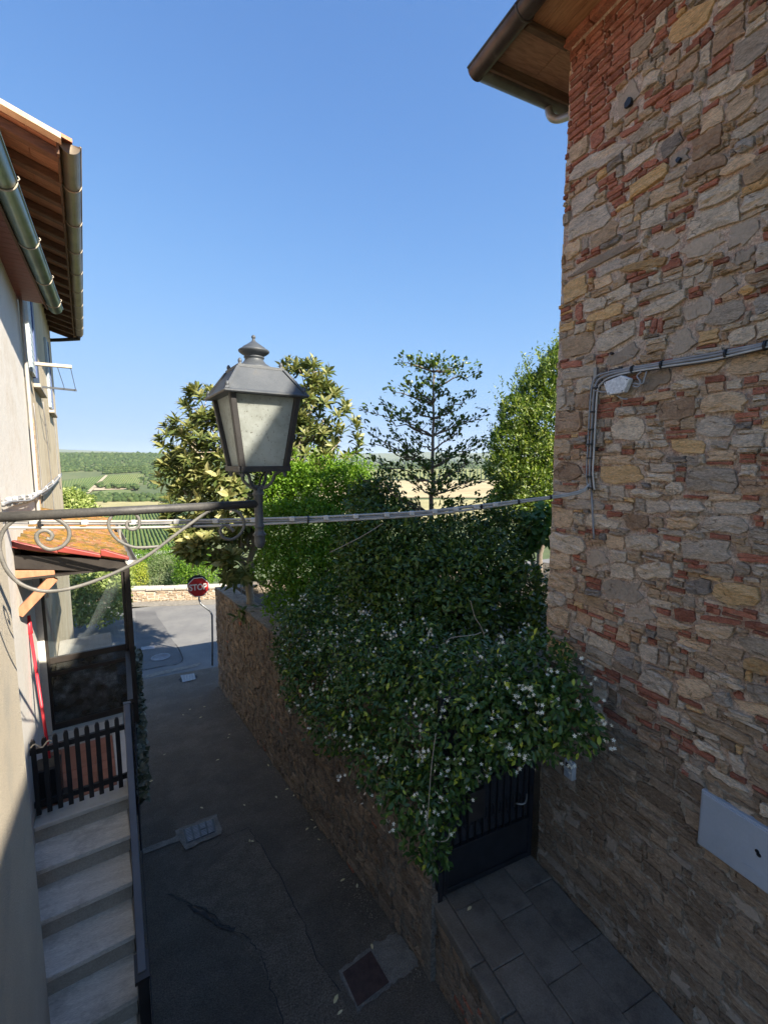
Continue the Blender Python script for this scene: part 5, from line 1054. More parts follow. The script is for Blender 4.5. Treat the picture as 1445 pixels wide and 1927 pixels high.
# porch floor
pf = thing('porch_floor', 'small terracotta tiled porch with pale marble edging', 'porch', Lp(-0.1, 4.5, SZ0))
b = MB(); b.lbox(-0.47, 0.17, SU0 + 0.02, 8.0, -6.5, SZ0 - 0.022); b.build('base', M['riser'], pf)
b = MB(); b.lbox(-0.47, 0.14, SU0 - 0.012, SU0 + 0.17, SZ0 - 0.035, SZ0 + 0.004); bevel(b.build('threshold', M['marble'], pf), 0.006)
b = MB(); b.lbox(0.062, 0.16, SU0 + 0.173, 5.15, SZ0 - 0.02, SZ0 + 0.002); b.build('edging', M['marble'], pf)
b = MB(); b.lbox(-0.47, 0.06, 4.98, 5.15, SZ0 - 0.02, SZ0 + 0.002); b.build('edging', M['marble'], pf)
for i in range(4):
    for j in range(6):
        b = MB(); b.lbox(-0.466 + i * 0.132, -0.466 + (i + 1) * 0.132 - 0.004, SU0 + 0.176 + j * 0.134, SU0 + 0.176 + (j + 1) * 0.134 - 0.004, SZ0 - 0.02, SZ0 + random.uniform(-0.001, 0.0015)); b.build('floor_tile', M['terracotta'], pf)
# picket gate
pk = thing('picket_gate', 'black painted picket gate at the head of the stairs', 'gate', Lp(-0.14, 3.95, SZ0))
for k in range(10):
    c_ = -0.44 + k * 0.0655; z0, z1 = SZ0 + 0.03, SZ0 + 0.60 + random.uniform(-.004, .004); b = MB()
    b.prism([Lp(c_ - 0.0155, 3.94, z0), Lp(c_ + 0.0155, 3.94, z0), Lp(c_ + 0.0155, 3.94, z1), Lp(c_ + 0.008, 3.94, z1 + 0.022), Lp(c_ - 0.008, 3.94, z1 + 0.022), Lp(c_ - 0.0155, 3.94, z1)], U * 0.02); bevel(b.build('picket', M['black'], pk), 0.002)
for z in (SZ0 + 0.10, SZ0 + 0.515):
    b = MB(); b.lbox(-0.465, 0.165, 3.962, 3.985, z - 0.02, z + 0.02); b.build('crossbar', M['black'], pk)
b = MB(); b.tube([Lp(-0.45 + 0.12 * s, 3.935, SZ0 + 0.57 + 0.02 * math.sin(s * 9)) for s in np.linspace(0, 1, 10)], 0.006, 6); b.build('rope_loop', M['grey_wood'], pk)
# glazed screen
gs_ = thing('glazed_screen', 'porch windbreak of clear glass above a smoked panel in a dark frame', 'screen', Lp(-0.07, 5.2, SZ0))
GU = 5.2
for (c0_, c1_, z0, z1, nm) in [(-0.42, -0.395, SZ0 + 0.03, -0.93, 'stile'), (0.235, 0.262, SZ0 + 0.03, -0.93, 'stile'), (-0.395, 0.235, -1.925, -1.865, 'mid_rail'), (-0.395, 0.235, -2.045, -2.01, 'mid_rail'), (-0.395, 0.235, SZ0 + 0.03, SZ0 + 0.09, 'bottom_rail'), (-0.395, 0.235, -0.96, -0.93, 'top_rail')]:
    b = MB(); b.lbox(c0_, c1_, GU - 0.018, GU + 0.018, z0, z1); bevel(b.build(nm, M['frame'], gs_), 0.003)
b = MB(); b.lbox(-0.395, 0.235, GU - 0.003, GU + 0.003, -1.865, -0.96); b.build('glass_pane', M['glass'], gs_)
b = MB(); b.lbox(-0.395, 0.235, GU - 0.003, GU + 0.003, -2.01, -1.925); b.build('smoked_strip', M['smoked'], gs_)
b = MB(); b.lbox(-0.395, 0.235, GU - 0.003, GU + 0.003, SZ0 + 0.09, -2.045); b.build('smoked_panel', M['smoked'], gs_)
b = MB(); b.lbox(0.263, 0.312, GU - 0.05, GU + 0.02, SZ0 - 0.1, -0.86); bevel(b.build('corner_post', M['frame'], gs_), 0.004)
b = MB(); b.lbox(-0.47, -0.42, GU - 0.03, GU + 0.03, SZ0, -0.85); b.build('wall_jamb', M['white_pl'], gs_)
# the railing that carries on round the porch with its dusty leaf screen
pr = thing('porch_railing', 'dark upright rail at the porch corner in front of the glazed screen', 'railing', Lp(0.2, 4.6, SZ0))
b = MB(); b.beam(Lp(0.19, 4.02, -1.93), Lp(0.245, 5.12, -1.93), N * 0.02, V(0, 0, 0.015)); b.build('top_bar', M['frame'], pr)
for u_ in np.linspace(4.1, 5.1, 9):
    c_ = 0.19 + (u_ - 4.02) * 0.05; b = MB(); b.tube([Lp(c_, u_, SZ0), Lp(c_, u_, -1.94)], 0.008, 6); b.build('baluster', M['frame'], pr)
# canopy of lichen-covered tile sheets
cn = thing('porch_canopy', 'low porch canopy of red tile sheets thick with orange lichen', 'canopy', Lp(-0.1, 4.7, -0.7))
CU0, CU1 = 4.1, 7.0; cz = lambda c_: -0.60 - (c_ + 0.48) * 0.225
def sheetroof(u0_, u1_, dz, m, nm, c_lo=0.245, c_hi=-0.48, corr=0.024):
    vs = []; fs = []; nu, nc = max(8, int((u1_ - u0_) / 0.03)), 14
    for lay in (0, -0.012):
        for i in range(nu + 1):
            uu = u0_ + (u1_ - u0_) * i / nu
            for j in range(nc + 1):
                c_ = c_hi + (c_lo - c_hi) * j / nc; step = 0.016 * ((c_ + 0.48) % 0.34) / 0.34
                vs.append(Lp(c_, uu, cz(c_) + dz + lay + corr * max(-0.3, math.sin(uu * 2 * math.pi / 0.2)) - step + 0.004 * mnoise.noise(Vector((uu * 8, c_ * 8, 0)))))
    off = (nu + 1) * (nc + 1); q = nc + 1
    for i in range(nu):
        for j in range(nc): a = i * q + j; fs += [(a, a + 1, a + q + 1, a + q)[::-1], (off + a, off + a + 1, off + a + q + 1, off + a + q)]
    for j in range(nc): fs += [(j, j + 1, off + j + 1, off + j), (nu * q + j + 1, nu * q + j, off + nu * q + j, off + nu * q + j + 1)]
    for i in range(nu): fs += [(i * q + nc, (i + 1) * q + nc, off + (i + 1) * q + nc, off + i * q + nc), ((i + 1) * q, i * q, off + i * q, off + (i + 1) * q)]
    return link(nm, vs, fs, m, cn, True)
sheetroof(CU0 + 0.03, 5.6, 0.0, M['lichen'], 'roof_sheet'); sheetroof(5.55, CU1, 0.02, M['lichen'], 'roof_sheet')
# red verge flashing with stepped tile ends
c_ = -0.48
for k in range(3):
    c1_ = min(c_ + 0.27, 0.25); zA, zB2 = cz(c_) + 0.018, cz(c1_) - 0.004; b = MB()
    b.prism([Lp(c_, CU0, zA - 0.03), Lp(c1_, CU0, zB2 - 0.022), Lp(c1_, CU0, zB2 + 0.004), Lp(c_ + 0.05, CU0, zA + 0.003), Lp(c_ + 0.025, CU0, zA + 0.018), Lp(c_, CU0, zA + 0.016)], U * 0.05); bevel(b.build('verge_tile', M['redmetal'], cn), 0.006, 2); c_ = c1_
b = MB(); b.beam(Lp(-0.47, CU0 + 0.06, cz(-.47) - 0.12), Lp(0.22, CU0 + 0.06, cz(.22) - 0.085), U * 0.02, V(0, 0, 0.05)); b.build('rafter', M['frame'], cn)
b = MB(); b.beam(Lp(-0.47, CU0 + 0.5, cz(-.47) - 0.1), Lp(0.22, CU0 + 0.5, cz(.22) - 0.07), U * 0.03, V(0, 0, 0.04)); b.beam(Lp(-0.47, 5.4, cz(-.47) - 0.1), Lp(0.22, 5.4, cz(.22) - 0.07), U * 0.03, V(0, 0, 0.04)); b.build('rafter', M['wood_dark'], cn)
b = MB(); b.lbox(-0.46, 0.2, CU0 + 0.02, 5.6, -0.86, -0.845); b.build('lining', M['frame'], cn)
b = MB(); b.beam(Lp(-0.48, CU0 + 0.07, -0.815), Lp(-0.24, CU0 + 0.07, -0.845), U * 0.035, V(0, 0, 0.03)); bevel(b.build('bracket_beam', M['wood_brace'], cn), 0.004)
b = MB(); dv = Lp(-0.245, 0, -0.85) - Lp(-0.475, 0, -1.12); pv = np.cross(U, dv / np.linalg.norm(dv)); b.beam(Lp(-0.475, CU0 + 0.07, -1.12), Lp(-0.25, CU0 + 0.07, -0.875), U * 0.035, pv * 0.032); bevel(b.build('brace', M['wood_brace'], cn), 0.004)
gutter(Lp(0.265, 7.0, cz(0.25) - 0.045), Lp(0.265, CU0 + 0.02, cz(0.25) - 0.03), 0.042, 'gutter', M['zinc'], cn)
b = MB(); b.lbox(0.255, 0.275, 5.5, 5.53, -0.9, -0.66); b.build('gutter_strap', M['zinc'], cn)
# red broom
br = thing('red_broom', 'red broom handle leaning on the white wall behind the picket gate', 'broom', Lp(-0.37, 4.25, SZ0))
bt_, bb_ = Lp(-0.455, 4.55, -1.40), Lp(-0.352, 4.12, SZ0 + 0.05)
b = MB(); b.tube([bt_, bb_], 0.011, 8); b.build('handle', M['broom_red'], br, True)
b = MB(); b.tube([bt_ + V(0, 0, 0.0), bt_ + (bt_ - bb_) * 0.12], 0.018, 8); b.build('grip', M['broom_red'], br, True)
b = MB(); b.box(bb_ - V(0, 0, 0.02), U * 0.03, N * 0.10, V(0, 0, 0.025)); b.build('head', M['black'], br)
# dark square box standing behind the pickets
dbox = thing('dark_box', 'dark square box behind the picket gate', 'planter', Lp(-0.38, 4.2, SZ0))
b = MB(); b.lbox(-0.46, -0.30, 4.06, 4.24, SZ0 + 0.002, SZ0 + 0.30); bevel(b.build('box', M['black'], dbox), 0.01)
b = MB(); b.lbox(-0.45, -0.31, 4.07, 4.23, SZ0 + 0.27, SZ0 + 0.303); b.build('soil', M['soil'], dbox)  # brown sheet closing the top of the dark box

# ------------------------------------------------------------------ cables
PL, PR = Lp(-0.455, 3.9, -0.41), V(3.14, 2.72, -0.15); cn_ = V(PR[1] - PL[1], -(PR[0] - PL[0]), 0)
def onc(px, py, push=0.0):
    r = ray(px, py); return r * (np.dot(PL, cn_) / np.dot(r, cn_)) * (1 + push)
sc_ = thing('span_cables', 'bundle of grey service cables slung across the lane behind the lantern', 'cable', PL)
top_ = [(6, 979), (120, 981), (250, 981), (380, 979), (500, 976), (600, 973), (700, 968), (800, 962), (900, 951), (1000, 939), (1060, 931), (1098, 921), (1112, 905)]
low_ = [(6, 993), (120, 993), (250, 993), (380, 990), (500, 986), (600, 981), (700, 976), (800, 969), (900, 957), (1000, 942), (1060, 934), (1098, 924), (1110, 908)]
for pts, dy, m, r in [(top_, 0, 'cable_pale', 0.0085), (top_, 4.5, 'cable_grey', 0.0075), (low_, 0, 'cable_pale', 0.0095)]:
    b = MB(); b.tube(crom([onc(x, y + dy * max(0.25, min(1, (1000 - x) / 300))) for x, y in pts], 5), r, 8); b.build('cable', M[m], sc_, True)
for x in (63, 160, 250, 333, 406, 477, 550, 614, 670, 728, 775, 818, 858, 896, 932):
    y = np.interp(x, [q[0] for q in top_], [q[1] for q in top_]) + 2; p = onc(x, y, -0.004); t = V(-cn_[1], cn_[0], 0); t /= np.linalg.norm(t); b = MB(); b.box(p, t * 0.02, cn_ / np.linalg.norm(cn_) * 0.013, V(0, 0, 0.017)); bevel(b.build('clip', M['clip'], sc_), 0.006, 2)
for x in (77, 362, 580, 905, 975, 1035):
    y0, y1 = (np.interp(x, [q[0] for q in l], [q[1] for q in l]) for l in (top_, low_)); p = onc(x, (y0 + y1) / 2, -0.002); b = MB(); b.tube([p - t * 0.005, p + t * 0.005], 0.03 if y1 - y0 > 8 else 0.022, 8); b.build('cable_tie', M['black'], sc_)
wc = thing('wall_cables', 'grey service cables tied up the stone wall past the junction box', 'cable', atX(1113, 925, WX - 0.03))
path = [(1112, 922), (1109, 890), (1111, 850), (1114, 790), (1118, 735), (1126, 715), (1145, 705), (1180, 697), (1250, 685), (1340, 670), (1445, 648), (1530, 630)]
for k, (dx, dy, r, m) in enumerate([(0, 0, 0.0095, 'cable_grey'), (6, 5, 0.0075, 'cable_pale'), (-6, -4, 0.007, 'cable_grey'), (2, 8, 0.005, 'frame')]):
    b = MB(); b.tube(crom([atX(x + dx * (1 if y > 705 else 0.4), y + (dy if x > 1120 else 0) * (1 + 0.3 * math.sin(x * .03)), WX - 0.045 - 0.006 * (k % 2)) for x, y in path], 5), r, 8); b.build('cable', M[m], wc, True)
b = MB(); b.tube([atX(x, y, WX - 0.03) for x, y in [(1112, 915), (1114, 960), (1116, 1000), (1117, 1014)]], 0.008, 6); b.build('cable_tail', M['cable_grey'], wc, True)
for pts in ([(1118, 735), (1135, 738), (1146, 736)], [(1190, 726), (1200, 728), (1204, 718), (1198, 708), (1206, 700)], [(1190, 722), (1208, 722), (1212, 712), (1216, 699)], [(1160, 744), (1170, 750), (1180, 751)]):
    b = MB(); b.tube(crom([atX(x, y, WX - 0.055) for x, y in pts], 4), 0.006, 6); b.build('cable_loop', M['cable_grey'], wc, True)
for (x, y, h) in [(1117, 775, 1), (1113, 808, 1), (1111, 836, 1), (1110, 862, 1), (1110, 897, 1), (1122, 730, 1), (1190, 695, 0), (1245, 686, 0), (1366, 665, 0), (1440, 650, 0), (1112, 918, 1)]:
    p = atX(x, y, WX - 0.045); b = MB(); b.tube([p - V(0, 0, .006) * h - V(0, .006, 0) * (1 - h), p + V(0, 0, .006) * h + V(0, .006, 0) * (1 - h)], 0.03, 8); b.build('cable_tie', M['black'], wc)
for (x, y) in [(1105, 822), (1121, 845), (1150, 699), (1160, 697), (1168, 694)]:
    p = atX(x, y, WX - 0.02); b = MB(); b.box(p, V(0.02, 0, 0), V(0, 0.014, 0), V(0, 0, 0.016)); bevel(b.build('wall_clip', M['frame'], wc), 0.004)
b = MB(); q = atX(1120, 706, WX - 0.015); b.wbox(q[0] - 0.01, q[0] + 0.02, q[1] - 0.015, q[1] + 0.015, q[2] - 0.09, q[2] + 0.06); b.build('angle_bracket', M['zinc'], wc)

# ------------------------------------------------------------------ foliage
def unit(v): return v / (np.linalg.norm(v, axis=1, keepdims=True) + 1e-9)
def leaves(name, P, D, Nn, L, Wd, m, parent, var, fold=0.25, big=False, kind=None):
    """folded leaf blades: base P, direction D, upper side Nn"""
    n = len(P); D = unit(D); S = unit(np.cross(D, Nn)); Up = np.cross(S, D); L = L[:, None]; Wd = Wd[:, None]
    if big:
        v = np.stack([P, P + D * L * .3 + S * Wd * .42 + Up * Wd * fold * .6, P + D * L * .32, P + D * L * .3 - S * Wd * .42 + Up * Wd * fold * .6,
                      P + D * L * .66 + S * Wd * .5 + Up * (Wd * fold * .6 - L * .04), P + D * L * .66 - Up * L * .04, P + D * L * .66 - S * Wd * .5 + Up * (Wd * fold * .6 - L * .04), P + D * L - Up * L * .16], 1).reshape(-1, 3)
        t = np.array([[0, 2, 1], [0, 3, 2], [1, 2, 5], [1, 5, 4], [2, 3, 6], [2, 6, 5], [4, 5, 7], [5, 6, 7]]); k = 8
    else:
        v = np.stack([P, P + D * L * .45 + S * Wd * .5 + Up * Wd * fold, P + D * L * .45 - S * Wd * .5 + Up * Wd * fold, P + D * L], 1).reshape(-1, 3); t = np.array([[0, 3, 1], [0, 2, 3]]); k = 4
    T = (t[None] + (np.arange(n) * k)[:, None, None]).reshape(-1, 3)
    o = fastlink(name, v, T, m, parent, np.repeat(var, k))
    if kind: o['kind'] = kind
    return o
def rvec(n): return unit(RNG.standard_normal((n, 3)))
def blob_points(bl, n, shell=0.75, upbias=0.0):
    """points in the outer shells of overlapping blobs (centre, radius), not inside a neighbour's core"""
    C = np.array([b_[0] for b_ in bl]); R = np.array([b_[1] for b_ in bl]); w_ = R ** 2; w_ = w_ / w_.sum(); out = []; nr = []
    while sum(len(o) for o in out) < n:
        k = RNG.choice(len(bl), n, p=w_); d = rvec(n); d[:, 2] += upbias; d = unit(d)
        q = C[k] + d * (R[k] * (shell + (1.04 - shell) * RNG.random(n) ** 0.7))[:, None]
        lump = np.array([mnoise.noise(Vector(x) * 3.0) for x in q]); q = q + d * (lump * 0.25)[:, None] * R[k][:, None]
        dist = np.linalg.norm(q[:, None, :] - C[None], axis=2) / R[None]; dist[np.arange(n), k] = 9; ok = dist.min(1) > shell * 0.85
        out.append(q[ok]); nr.append(d[ok])
    return np.concatenate(out)[:n], np.concatenate(nr)[:n]
def pb(lst): return [(atD(x, y, D), r) for x, y, D, r in lst]
def foliage(parent, bl, n, L, asp, m, shell=0.7, droop=0.2, big=False, name='leaves', jit=0.6, kind='stuff', upbias=0.1):
    P, O = blob_points(bl, n, shell, upbias); D = unit(O * 0.5 + RNG.standard_normal((n, 3)) * jit + np.array([0, 0, -droop])); Nn = unit(O + RNG.standard_normal((n, 3)) * 0.5 + np.array([0, 0, 0.5]))
    Ls = L * RNG.uniform(0.65, 1.25, n); return leaves(name, P, D, Nn, Ls, Ls * asp, m, parent, RNG.random(n), 0.2, big, kind)
def limb(b, a, c, r0, r1, k=6, wig=0.06):
    a, c = np.asarray(a, float), np.asarray(c, float); l = np.linalg.norm(c - a); P = [a + (c - a) * i / k + (RNG.normal(0, wig * l, 3) * math.sin(math.pi * i / k)) for i in range(k + 1)]
    b.tube(P, [r0 + (r1 - r0) * i / k for i in range(k + 1)], 6); return P

# jasmine over the gate and wall
JB = pb([(590, 1185, 6.9, .55), (620, 1135, 7.0, .45), (560, 1222, 6.9, .40), (590, 1280, 6.2, .45), (650, 1230, 6.0, .5), (700, 1245, 5.4, .46), (745, 1195, 5.5, .34), (800, 1225, 5.0, .34), (640, 1345, 5.3, .40), (700, 1330, 4.9, .42), (760, 1280, 4.8, .42), (725, 1425, 4.4, .33),
         (790, 1380, 4.3, .40), (770, 1495, 3.9, .25), (800, 1560, 3.75, .20), (815, 1610, 3.7, .12), (825, 1480, 3.95, .27), (850, 1300, 4.3, .38), (905, 1265, 4.3, .34), (870, 1400, 4.0, .33), (930, 1350, 3.95, .36), (965, 1275, 4.1, .33), (1000, 1330, 3.8, .32), (1015, 1260, 3.9, .29),
         (1055, 1330, 3.55, .26), (1080, 1372, 3.45, .17), (940, 1410, 3.8, .17), (1030, 1390, 3.6, .15), (990, 1400, 3.7, .13)])
jas = thing('jasmine_hedge', 'dark green star jasmine with white flowers spilling over the gate', 'climbing shrub', V(2.3, 3.6, -4.0))
foliage(jas, JB, 19000, 0.066, 0.42, M['jasmine'], 0.72, 0.35, True)
foliage(jas, [(c_, r * 0.8) for c_, r in JB], 7000, 0.07, 0.5, M['jasmine'], 0.5, 0.2, False, 'inner_leaves')
P, O = blob_points(JB, 2600, 0.98, 0.15); keep = []
for q, o_ in zip(P, O):
    x, y, d = proj(q)
    if np.dot(o_, -q) > 0.1 and 0 < x < 1445 and 1100 < y < 1900: keep.append((d, q, o_))
keep.sort(key=lambda s: s[0])
lm = bpy.data.meshes.new('leaf'); 
_v = np.array([[0, 0, 0], [.3, .2, .05], [.32, 0, 0], [.3, -.2, .05], [.66, .23, .02], [.66, 0, -.04], [.66, -.23, .02], [1, 0, -.16]])
LT = [(0, 2, 1), (0, 3, 2), (1, 2, 5), (1, 5, 4), (2, 3, 6), (2, 6, 5), (4, 5, 7), (5, 6, 7)]
def leafproto(m, vv):
    me = bpy.data.meshes.new('leaf'); me.from_pydata([tuple(x) for x in _v], [], LT); at = me.attributes.new('var', 'FLOAT', 'POINT'); at.data.foreach_set('value', np.full(8, vv, np.float32)); me.materials.append(m); return me
JP = [leafproto(M['jasmine'], v_) for v_ in (0.2, 0.5, 0.75, 0.9, 0.97, 1.0)]
def place_leaf(me, parent, p, d, up, size):
    x = Vector(d).normalized(); s = Vector(np.cross(up, d)).normalized(); z = x.cross(s)
    o = bpy.data.objects.new('leaf', me); COL.objects.link(o); o.parent = parent
    from mathutils import Matrix
    R = Matrix((x, s, z)).transposed().to_4x4(); o.matrix_local = Matrix.Translation(Vector(p - org(parent))) @ R @ Matrix.Diagonal((size, size, size, 1)); return o
for d, q, o_ in keep[:300]:
    dd = o_ * 0.5 + RNG.standard_normal(3) * 0.5 + V(0, 0, -0.3); place_leaf(random.choices(JP, [3, 4, 3, 2, 1, 0.8])[0], jas, q + o_ * 0.01, dd, o_ + V(0, 0, 0.5) + RNG.standard_normal(3) * 0.3, random.uniform(0.05, 0.075))
def flower_mesh(n):
    vs = []; fs = []
    for _ in range(n):
        c_ = RNG.normal(0, 0.024, 3); pk_ = len(vs) - 16; ax = RNG.standard_normal(3) + V(0, -1, 0.6); ax /= np.linalg.norm(ax); s1 = np.cross(ax, V(0, 0, 1)); s1 /= np.linalg.norm(s1); s2 = np.cross(ax, s1); ph = random.random() * 6
        k0 = len(vs); vs.append(c_)
        for k in range(5):
            a = ph + k * 1.2566; r = 0.0175
            for (rr, da) in ((0.55, -0.38), (1.0, 0.05), (0.55, 0.42)): vs.append(c_ + r * rr * (math.cos(a + da) * s1 + math.sin(a + da) * s2) + ax * 0.002 * rr)
            b_ = k0 + 1 + k * 3; fs += [(k0, b_, b_ + 1), (k0, b_ + 1, b_ + 2)]
    for k0 in range(16, 16 * n, 16):                # hair-thin stalks join the blossoms of a cluster
        vs.append(vs[k0] + V(0, 0, 0.0012)); fs.append((k0, k0 - 16, len(vs) - 1))
    me = bpy.data.meshes.new('flower_cluster'); me.from_pydata([tuple(v) for v in vs], [], fs); me.materials.append(M['flower']); return me
FM = [flower_mesh(k) for k in (2, 3, 4, 5, 6, 7)]
random.shuffle(keep); used = []
for d, q, o_ in keep:
    if len(used) > 240: break
    x, y, _ = proj(q)
    if x > 520 and (len(used) == 0 or min(np.linalg.norm(q - z_) for z_ in used) > 0.06):
        used.append(q); o = bpy.data.objects.new('flower_cluster', random.choice(FM)); COL.objects.link(o); o.parent = jas; o.location = tuple(q + o_ * 0.075 - org(jas)); o.rotation_euler = (RNG.random() * .8, RNG.random() * .8, RNG.random() * 6)
b = MB()
for k in range(8):
    c_, r = JB[k + 1]; limb(b, c_ + V(0.4, 0.2, -1.3), c_, 0.02, 0.008)
b.build('stems', M['bark'], jas, True)
for pts in ([(820, 1380), (812, 1440), (806, 1520), (805, 1560), (820, 1582), (842, 1580), (845, 1560)], [(905, 1190), (890, 1195), (850, 1200), (838, 1210)], [(885, 1130), (893, 1160), (905, 1180), (912, 1200)]):
    b = MB(); b.tube(crom([atD(x, y, 3.62 if y > 1300 else 4.2) for x, y in pts], 5), 0.004, 5); b.build('tendril', M['bark_pale'], jas, True)

def tree(name, label, cat, base, limbs_to, bl, n, L, asp, m, rt=0.07, bark='bark', group=None, **kw):
    t = thing(name, label, cat, base, group); b = MB(); top = limbs_to[0]; tr = limb(b, base, top, rt, rt * 0.5, 8, 0.02)
    b.build('trunk', M[bark], t, True)
    if len(limbs_to) > 1:
        b = MB()
        for q in limbs_to[1:]: k = random.randint(2, len(tr) - 1); limb(b, tr[k], q, rt * 0.45, rt * 0.12, 6, 0.05)
        b.build('limbs', M[bark], t, True)
    foliage(t, bl, n, L, asp, m, name='crown', kind=None, **kw); return t
# bright privet hedge
PV = pb([(x_, y_, d_ * 1.07, r_ * 1.07) for x_, y_, d_, r_ in [(520, 930, 8.7, .36), (560, 905, 8.7, .36), (600, 930, 8.8, .42), (640, 905, 9.0, .40), (670, 915, 9.0, .38), (690, 940, 9.0, .3), (535, 990, 8.5, .5), (590, 990, 8.5, .55), (650, 985, 8.7, .5), (525, 1060, 8.3, .45), (575, 1070, 8.2, .5), (630, 1060, 8.3, .5), (540, 1130, 8.0, .4), (590, 1130, 7.9, .45), (640, 1120, 8, .4)]])
pv = thing('privet_hedge', 'bright green small leaved hedge rising behind the lantern post', 'hedge', atD(580, 1180, 8.4))
foliage(pv, PV, 30000, 0.075, 0.55, M['privet'], 0.5, -0.3, upbias=0.25, jit=0.7)
for k in range(60):                                   # upright shoots along its top
    pass
b = MB()
for k in range(10): c_, r = random.choice(PV); limb(b, atD(560 + 8 * k, 1185, 8.4), c_, 0.025, 0.008)
b.build('stems', M['bark'], pv, True)
shoots = []
for k in range(260):
    x = random.uniform(498, 708); D_0 = 9.4; yb = 886 + 0.2 * max(0, 560 - x) + random.uniform(-12, 45); h = random.uniform(0.15, 0.45); p0 = atD(x, yb, D_0 + random.uniform(-.3, .3)); lean = RNG.normal(0, 0.12, 3); 
    for s in np.linspace(0, 1, 12): shoots.append((p0 + V(lean[0] * s, lean[1] * s, h * s), s))
SP = np.array([s[0] for s in shoots]); n = len(SP); D = unit(RNG.standard_normal((n, 3)) + np.array([0, 0, 0.7])); Ls = RNG.uniform(.05, .085, n)
leaves('shoot_leaves', SP, D, rvec(n) + np.array([0, 0, 1]), Ls, Ls * 0.45, M['privet'], pv, RNG.uniform(.5, 1, n), 0.2, False, 'stuff')

# loquat: whorls of long stiff leaves on forking limbs
lq = thing('loquat_tree', 'loquat tree with whorls of long pale sunlit leaves behind the lantern', 'tree', atD(470, 1150, 10.3))
LB = pb([(575, 735, 10.4, .60), (610, 790, 10.2, .65), (640, 830, 10.2, .45), (520, 790, 10.5, .8), (385, 770, 10.6, .42), (350, 830, 10.4, .5), (330, 900, 10.3, .38), (410, 850, 10.4, .85), (460, 930, 10.2, 1.0), (365, 960, 10.1, .5), (345, 1000, 10, .4), (400, 1030, 9.9, .6), (450, 1050, 10, .6), (560, 850, 10.1, .7), (600, 700, 10.4, .25), (420, 1080, 10, .35)])
cnt = 1000; P, O = blob_points(LB, cnt, 0.8, 0.1); LP, LD, LN, LV = [], [], [], []
for q, o_ in zip(P, O):
    if proj(q)[1] > 1062 and proj(q)[0] < 425: continue
    if RNG.random() < 0.18: continue
    axis = o_ * 0.7 + V(0, 0, 0.75) + RNG.normal(0, 0.25, 3); axis /= np.linalg.norm(axis); s1 = np.cross(axis, V(1, .3, 0)); s1 /= np.linalg.norm(s1); s2 = np.cross(axis, s1); vb = RNG.random()
    for k in range(12):
        a = k * 2.4; el = 0.05 + 1.0 * (k / 11.0); LP.append(q + axis * 0.05 * (k / 10)); LD.append(axis * math.sin(el) + (s1 * math.cos(a) + s2 * math.sin(a)) * math.cos(el)); LN.append(axis + RNG.normal(0, .15, 3)); LV.append(min(1, max(0, 0.12 + 0.62 * (k / 10) + 0.25 * (vb - .3) + RNG.normal(0, .12))))
LP, LD, LN, LV = map(np.array, (LP, LD, LN, LV)); Ls = RNG.uniform(.17, .29, len(LP))
dep = np.array([proj(p)[2] for p in LP]); front = np.argsort(dep)[:300]; mask = np.ones(len(LP), bool); mask[front] = False
leaves('crown', LP[mask], LD[mask], LN[mask], Ls[mask], Ls[mask] * 0.27, M['loquat'], lq, LV[mask], 0.3, True)
QP = [leafproto(M['loquat'], v_) for v_ in (0.1, 0.3, 0.5, 0.7, 0.85, 1.0)]
for i in front: place_leaf(QP[int(min(5, LV[i] * 6))], lq, LP[i], LD[i], LN[i], Ls[i])
b = MB(); tp = limb(b, atD(470, 1150, 10.3), atD(480, 960, 10.4), 0.10, 0.06, 8, 0.02); b.build('trunk', M['bark_pale'], lq, True)
b = MB()
for c_, r in LB: m_ = limb(b, tp[random.randint(3, 8)], c_, 0.045, 0.014, 6, 0.06)
for q in P[:160]:
    c_ = min(LB, key=lambda z_: np.linalg.norm(z_[0] - q))[0]; limb(b, c_, q, 0.012, 0.006, 3, 0.05)
b.build('limbs', M['bark_pale'], lq, True)

# open dark evergreen in the middle of the garden
dk = thing('evergreen_tree', 'open crowned dark evergreen tree with visible trunk against the sky', 'tree', atD(806, 1180, 7.4))
tb, tt = atD(806, 1180, 7.4), atD(816, 700, 7.5); b = MB(); trk = limb(b, tb, tt, 0.06, 0.012, 16, 0.004); b.build('trunk', M['bark'], dk, True)
tips = [(757, 682, 7.3), (788, 690, 7.6), (815, 685, 7.4), (840, 700, 7.7), (868, 690, 7.4), (900, 700, 7.4), (735, 735, 7.5), (770, 720, 7.2), (830, 735, 7.1), (885, 745, 7.6), (692, 775, 7.4), (720, 770, 7.1), (745, 780, 7.8), (780, 775, 7.2), (850, 775, 7.2), (880, 790, 7.7), (908, 783, 7.3), (690, 812, 7.3), (705, 835, 7.6), (740, 825, 7.0), (775, 830, 7.8), (860, 815, 7.2), (895, 835, 7.5), (912, 838, 7.4), (700, 865, 7.3), (725, 880, 7.7), (760, 860, 7.1), (845, 862, 7.1), (880, 870, 7.6), (905, 862, 7.3), (690, 905, 7.4), (730, 920, 7.2), (770, 905, 7.7), (850, 900, 7.7), (890, 905, 7.2), (925, 900, 7.5), (700, 945, 7.2), (750, 950, 7.6), (860, 950, 7.2), (910, 940, 7.5), (800, 720, 7.6), (805, 760, 7.8), (825, 800, 7.9), (800, 880, 6.9), (820, 920, 6.8)]
b = MB(); DP, DD, DV = [], [], []
